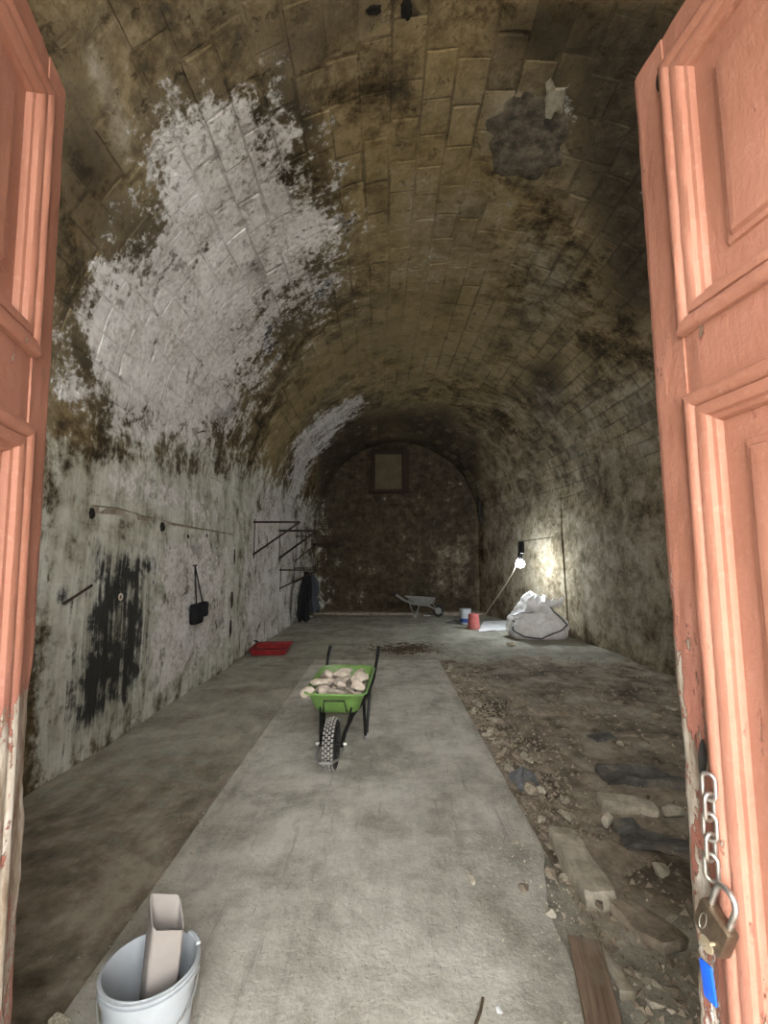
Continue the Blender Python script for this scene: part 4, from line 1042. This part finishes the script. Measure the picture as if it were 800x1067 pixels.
block('flat_stone', 'thin triangular stone slab beside the broad flat stone', 595, 736, (0.26, 0.22, 0.035), math.radians(40), M_STONE_BROWN, (0.1, 0.0), rough=0.02)
block('slate_piece', 'dark slate fragment lying on the earth near the right wall', 627, 763, (0.26, 0.17, 0.03), math.radians(15), M_SLATE, (0.06, 0.0), 'slate')
block('slate_piece', 'brown slate fragment to the right of the dark slate, nearer one', 650, 760, (0.22, 0.10, 0.03), math.radians(-8), M_STONE_BROWN, (0.03, 0.0), 'slate')
block('slate_piece', 'brown slate fragment nearest the right door edge', 682, 764, (0.22, 0.12, 0.03), math.radians(-5), M_STONE_BROWN, (0.0, 0.0), 'slate')
block('buried_slab', 'dark slab breaking the earth behind the crosswise stone', 668, 806, (0.60, 0.26, 0.05), math.radians(-10), M_SLATE, (0.03, 0.06), 'slab', rough=0.06)
block('buried_slab', 'dark grey slab in the earth below the crosswise stone', 680, 870, (0.40, 0.24, 0.04), math.radians(-25), M_SLATE, (0.0, 0.06), 'slab', rough=0.06)
block('buried_slab', 'low broken slab between the sunken block and the chained door', 674, 962, (0.16, 0.28, 0.05), math.radians(24), M_STONE_BROWN, (0.03, 0.05), 'slab', z=-0.035, rough=0.02)
o = stone('stone_wedge', rock_mesh(R2, .09, .06, .11), M_STONE, fpoint(*on_floor(631, 858)[:2]), (0.2, 0.1, 0.6), 'small pointed pale stone standing before the crosswise stone')
o = stone('stone_wedge', rock_mesh(R2, .14, .10, .09), M_STONE, fpoint(*on_floor(686, 913)[:2]), (0.1, 0.1, 0.9), 'pale stone lump close to the chained door leaf')
o = stone('stone_wedge', rock_mesh(R2, .15, .12, .07), M_STONE, fpoint(*on_floor(701, 846)[:2]), (0.1, 0, 0.2), 'rounded stone beside the end of the crosswise stone')
o = stone('stone_wedge', rock_mesh(R2, .20, .16, .10), M_STONE, fpoint(*on_floor(533, 673)[:2]), (0, 0, 0.2), 'lone tan stone at the foot of the white sack')
o = stone('stone_chip', rock_mesh(R2, .05, .08, .035), M_STONE, on_floor(492, 919), (0, 0, 0.2), 'pale stone chip alone on the concrete strip, right of centre')
o = stone('stone_chip', rock_mesh(R2, .07, .06, .035), M_STONE_BROWN, on_floor(546, 929), (0, 0, 0.8), 'greyish stone chip on the slab left of the sunken block')
o = stone('stone_chip', rock_mesh(R2, .02, .035, .012), M_SHEET, on_floor(520, 1055), (0, 0, 0.3), 'tiny white chip at the bottom of the concrete strip')
a = on_floor(503, 1040, 0.012); e = on_floor(494, 1072, 0.012); o = MB().tube([Vector(), (e - a) * .5 + Vector((0.006, 0, 0.004)), e - a], 0.006, 6).build('stick', M_TWIG, None, True, a); tag(o, 'short dark stick lying on the concrete near the bottom edge', 'stick')
pl = on_floor(622, 1060)
o = MB().box((0, 0, 0), (0.128, 0.78, 0.028), 0.003).build('wooden_plank', M_PLANK, None, False, (0.772, 1.86, 0.030)); o.rotation_euler = (0, 0, math.radians(-13)); tag(o, 'weathered brown plank lying at the bottom right of the slab', 'plank')
# crumpled film by the slab edge
def crumple(c, rx, ry, h, mat, name, label, cat, seed):
    rows = []; n = 18
    for j in range(8):
        f = j / 7; rows.append([((1 - f ** 1.6) * rx * math.cos(2 * math.pi * k / n) * (1 + .35 * fbm(math.cos(k * .35 * 1), math.sin(k * .35), f * 2 + seed, 2.2, 3)), (1 - f ** 1.6) * ry * math.sin(2 * math.pi * k / n) * (1 + .35 * fbm(math.sin(k * .35), math.cos(k * .35), f * 2 + seed, 2.2, 3)), h * f ** .7 * (1 + .4 * fbm(k * .35, f, seed, 1.5, 2))) for k in range(n)])
    o = MB().loft(rows, True, True, True).build(name, mat, None, False, c); fix_normals(o); tag(o, label, cat)
p_ = on_floor(546, 810); crumple(fpoint(p_.x, p_.y) + Vector((0, 0, -0.01)), 0.10, 0.17, 0.11, M_FILM, 'plastic_bag', 'crumpled grey plastic bag beside the slab edge', 'bag', 2)
p_ = on_floor(541, 731); crumple(fpoint(p_.x, p_.y) + Vector((0, 0, -0.01)), 0.16, 0.10, 0.08, M_STONE_BROWN, 'torn_paper', 'crumpled brown paper scrap left of the broad flat stone', 'paper', 5)

# broken stones: a strip along the slab edge and a scatter over the earth
pool = [rock_mesh(R2, R2.uniform(.7, 1.3), R2.uniform(.6, 1.0), R2.uniform(.35, .7), 13) for _ in range(16)]
mats = [M_STONE, M_STONE_BROWN, M_STONE_BROWN, M_STONE]
pm = {}
for i, m in enumerate(pool):
    for j, mt in enumerate((M_STONE, M_STONE_BROWN)):
        c_ = m.copy(); c_.materials.clear(); c_.materials.append(mt); pm[(i, j)] = c_
def scatter(n, fn, label, group, tone, where=None):
    for _ in range(n):
        x, y, s = fn(); pale = R2.random() < tone; o = bpy.data.objects.new('rubble_stone', pm[(R2.randrange(16), 0 if pale else 1)]); COL.objects.link(o)
        o.location = (x, y, floor_z(x, y) - 0.12 * s); o.scale = (s, s, s); o.rotation_euler = (R2.uniform(-.3, .3), R2.uniform(-.3, .3), R2.uniform(0, 6.28)); tag(o, ('pale ' if pale else 'brown ') + ('large ' if s > 0.09 else 'small ' if s < 0.05 else '') + label + (where(y) if where else ''), 'stone', group)
zone = lambda y: ', near end' if y < 4.2 else ', middle stretch' if y < 6.2 else ', far end'
scatter(130, lambda: (SLX1 + 0.06 + abs(R2.gauss(0, 0.14)), R2.uniform(3.0, 8.3), R2.uniform(.035, .13)), 'broken stone in the rubble strip along the concrete edge', 'rubble along the slab edge', 0.35, zone)
scatter(60, lambda: (R2.uniform(1.1, 3.6), R2.uniform(3.2, 8.2), R2.uniform(.03, .13)), 'loose stone scattered over the brown earth on the right', 'stones scattered on the earth', 0.3, zone)
scatter(45, lambda: (R2.gauss(1.05, 0.16), R2.uniform(1.95, 3.1), R2.uniform(.02, .075)), 'stone around the sunken block near the plank', 'small stones near the plank', 0.75)
scatter(14, lambda: (R2.uniform(-1.35, -1.02), R2.uniform(1.55, 1.95), R2.uniform(.03, .10)), 'stone in the crumbled patch left of the white bucket', 'stones beside the white bucket', 0.6)
# grit too small to count
def grit(n, fn, name, label, mat, smin, smax):
    mb = MB()
    for _ in range(n):
        x, y = fn(); s = R2.uniform(smin, smax); z = (floor_z(x, y) if not SLX0 < x < SLX1 else 0.004); a = R2.uniform(0, 6.28)
        V = [(x + s * math.cos(a + k * 2.09 + R2.uniform(-.4, .4)) * R2.uniform(.6, 1.2), y + s * math.sin(a + k * 2.09 + R2.uniform(-.4, .4)) * R2.uniform(.6, 1.2), z - 0.003) for k in range(3)]
        V += [(x + R2.uniform(-.3, .3) * s, y + R2.uniform(-.3, .3) * s, z + s * R2.uniform(.5, 1.0))]
        mb.add(V, [(0, 1, 3), (1, 2, 3), (2, 0, 3)])
    o = mb.build(name, mat); tag(o, label, 'grit', None, 'stuff')
grit(2600, lambda: (SLX1 + abs(R2.gauss(0, 0.30)) + .02, R2.uniform(1.9, 8.3)), 'gravel', 'stone grit along the right edge of the concrete', M_STONE_BROWN, .006, .03)
grit(1500, lambda: (R2.uniform(1.0, 4.1), R2.uniform(3, 8.6)), 'gravel', 'crumbs of earth and stone over the right side', M_STONE_BROWN, .006, .028)
grit(420, lambda: (R2.gauss(1.0, 0.18), R2.uniform(1.7, 3.2)), 'gravel', 'pale grit around the plank and sunken block', M_STONE, .004, .012)
grit(220, lambda: (R2.uniform(-1.1, 0.85), R2.uniform(1.6, 8.0)), 'gravel', 'pale crumbs sprinkled on the concrete strip', M_STONE, .002, .007)
grit(350, lambda: (R2.gauss(SLX0 - .02, 0.12), R2.uniform(1.5, 8.0)), 'gravel', 'crumbs along the left edge of the concrete', M_STONE, .003, .012)
# heap of twigs and plaster crumbs past the wheelbarrow
mb = MB(); hc = on_floor(421, 678)
for _ in range(260):
    x, y = hc.x + R2.gauss(0, .27), hc.y + R2.gauss(0, .24); a = R2.uniform(0, 3.14); l = R2.uniform(.04, .16); z = 0.012 + R2.random() * .05
    d_ = Vector((math.cos(a) * l, math.sin(a) * l, R2.uniform(-.02, .02))); mb.tube([Vector((x, y, z)) - d_ / 2, Vector((x, y, z)) + d_ / 2], R2.uniform(.004, .010), 4)
o = mb.build('debris_heap', M_TWIG); tag(o, 'low heap of twigs and litter on the floor beyond the green wheelbarrow', 'debris', None, 'stuff')
grit(260, lambda: (R2.gauss(hc.x + .1, .35), R2.gauss(hc.y, .25)), 'gravel', 'dark crumbs around the twig heap', M_STONE_BROWN, .008, .035)
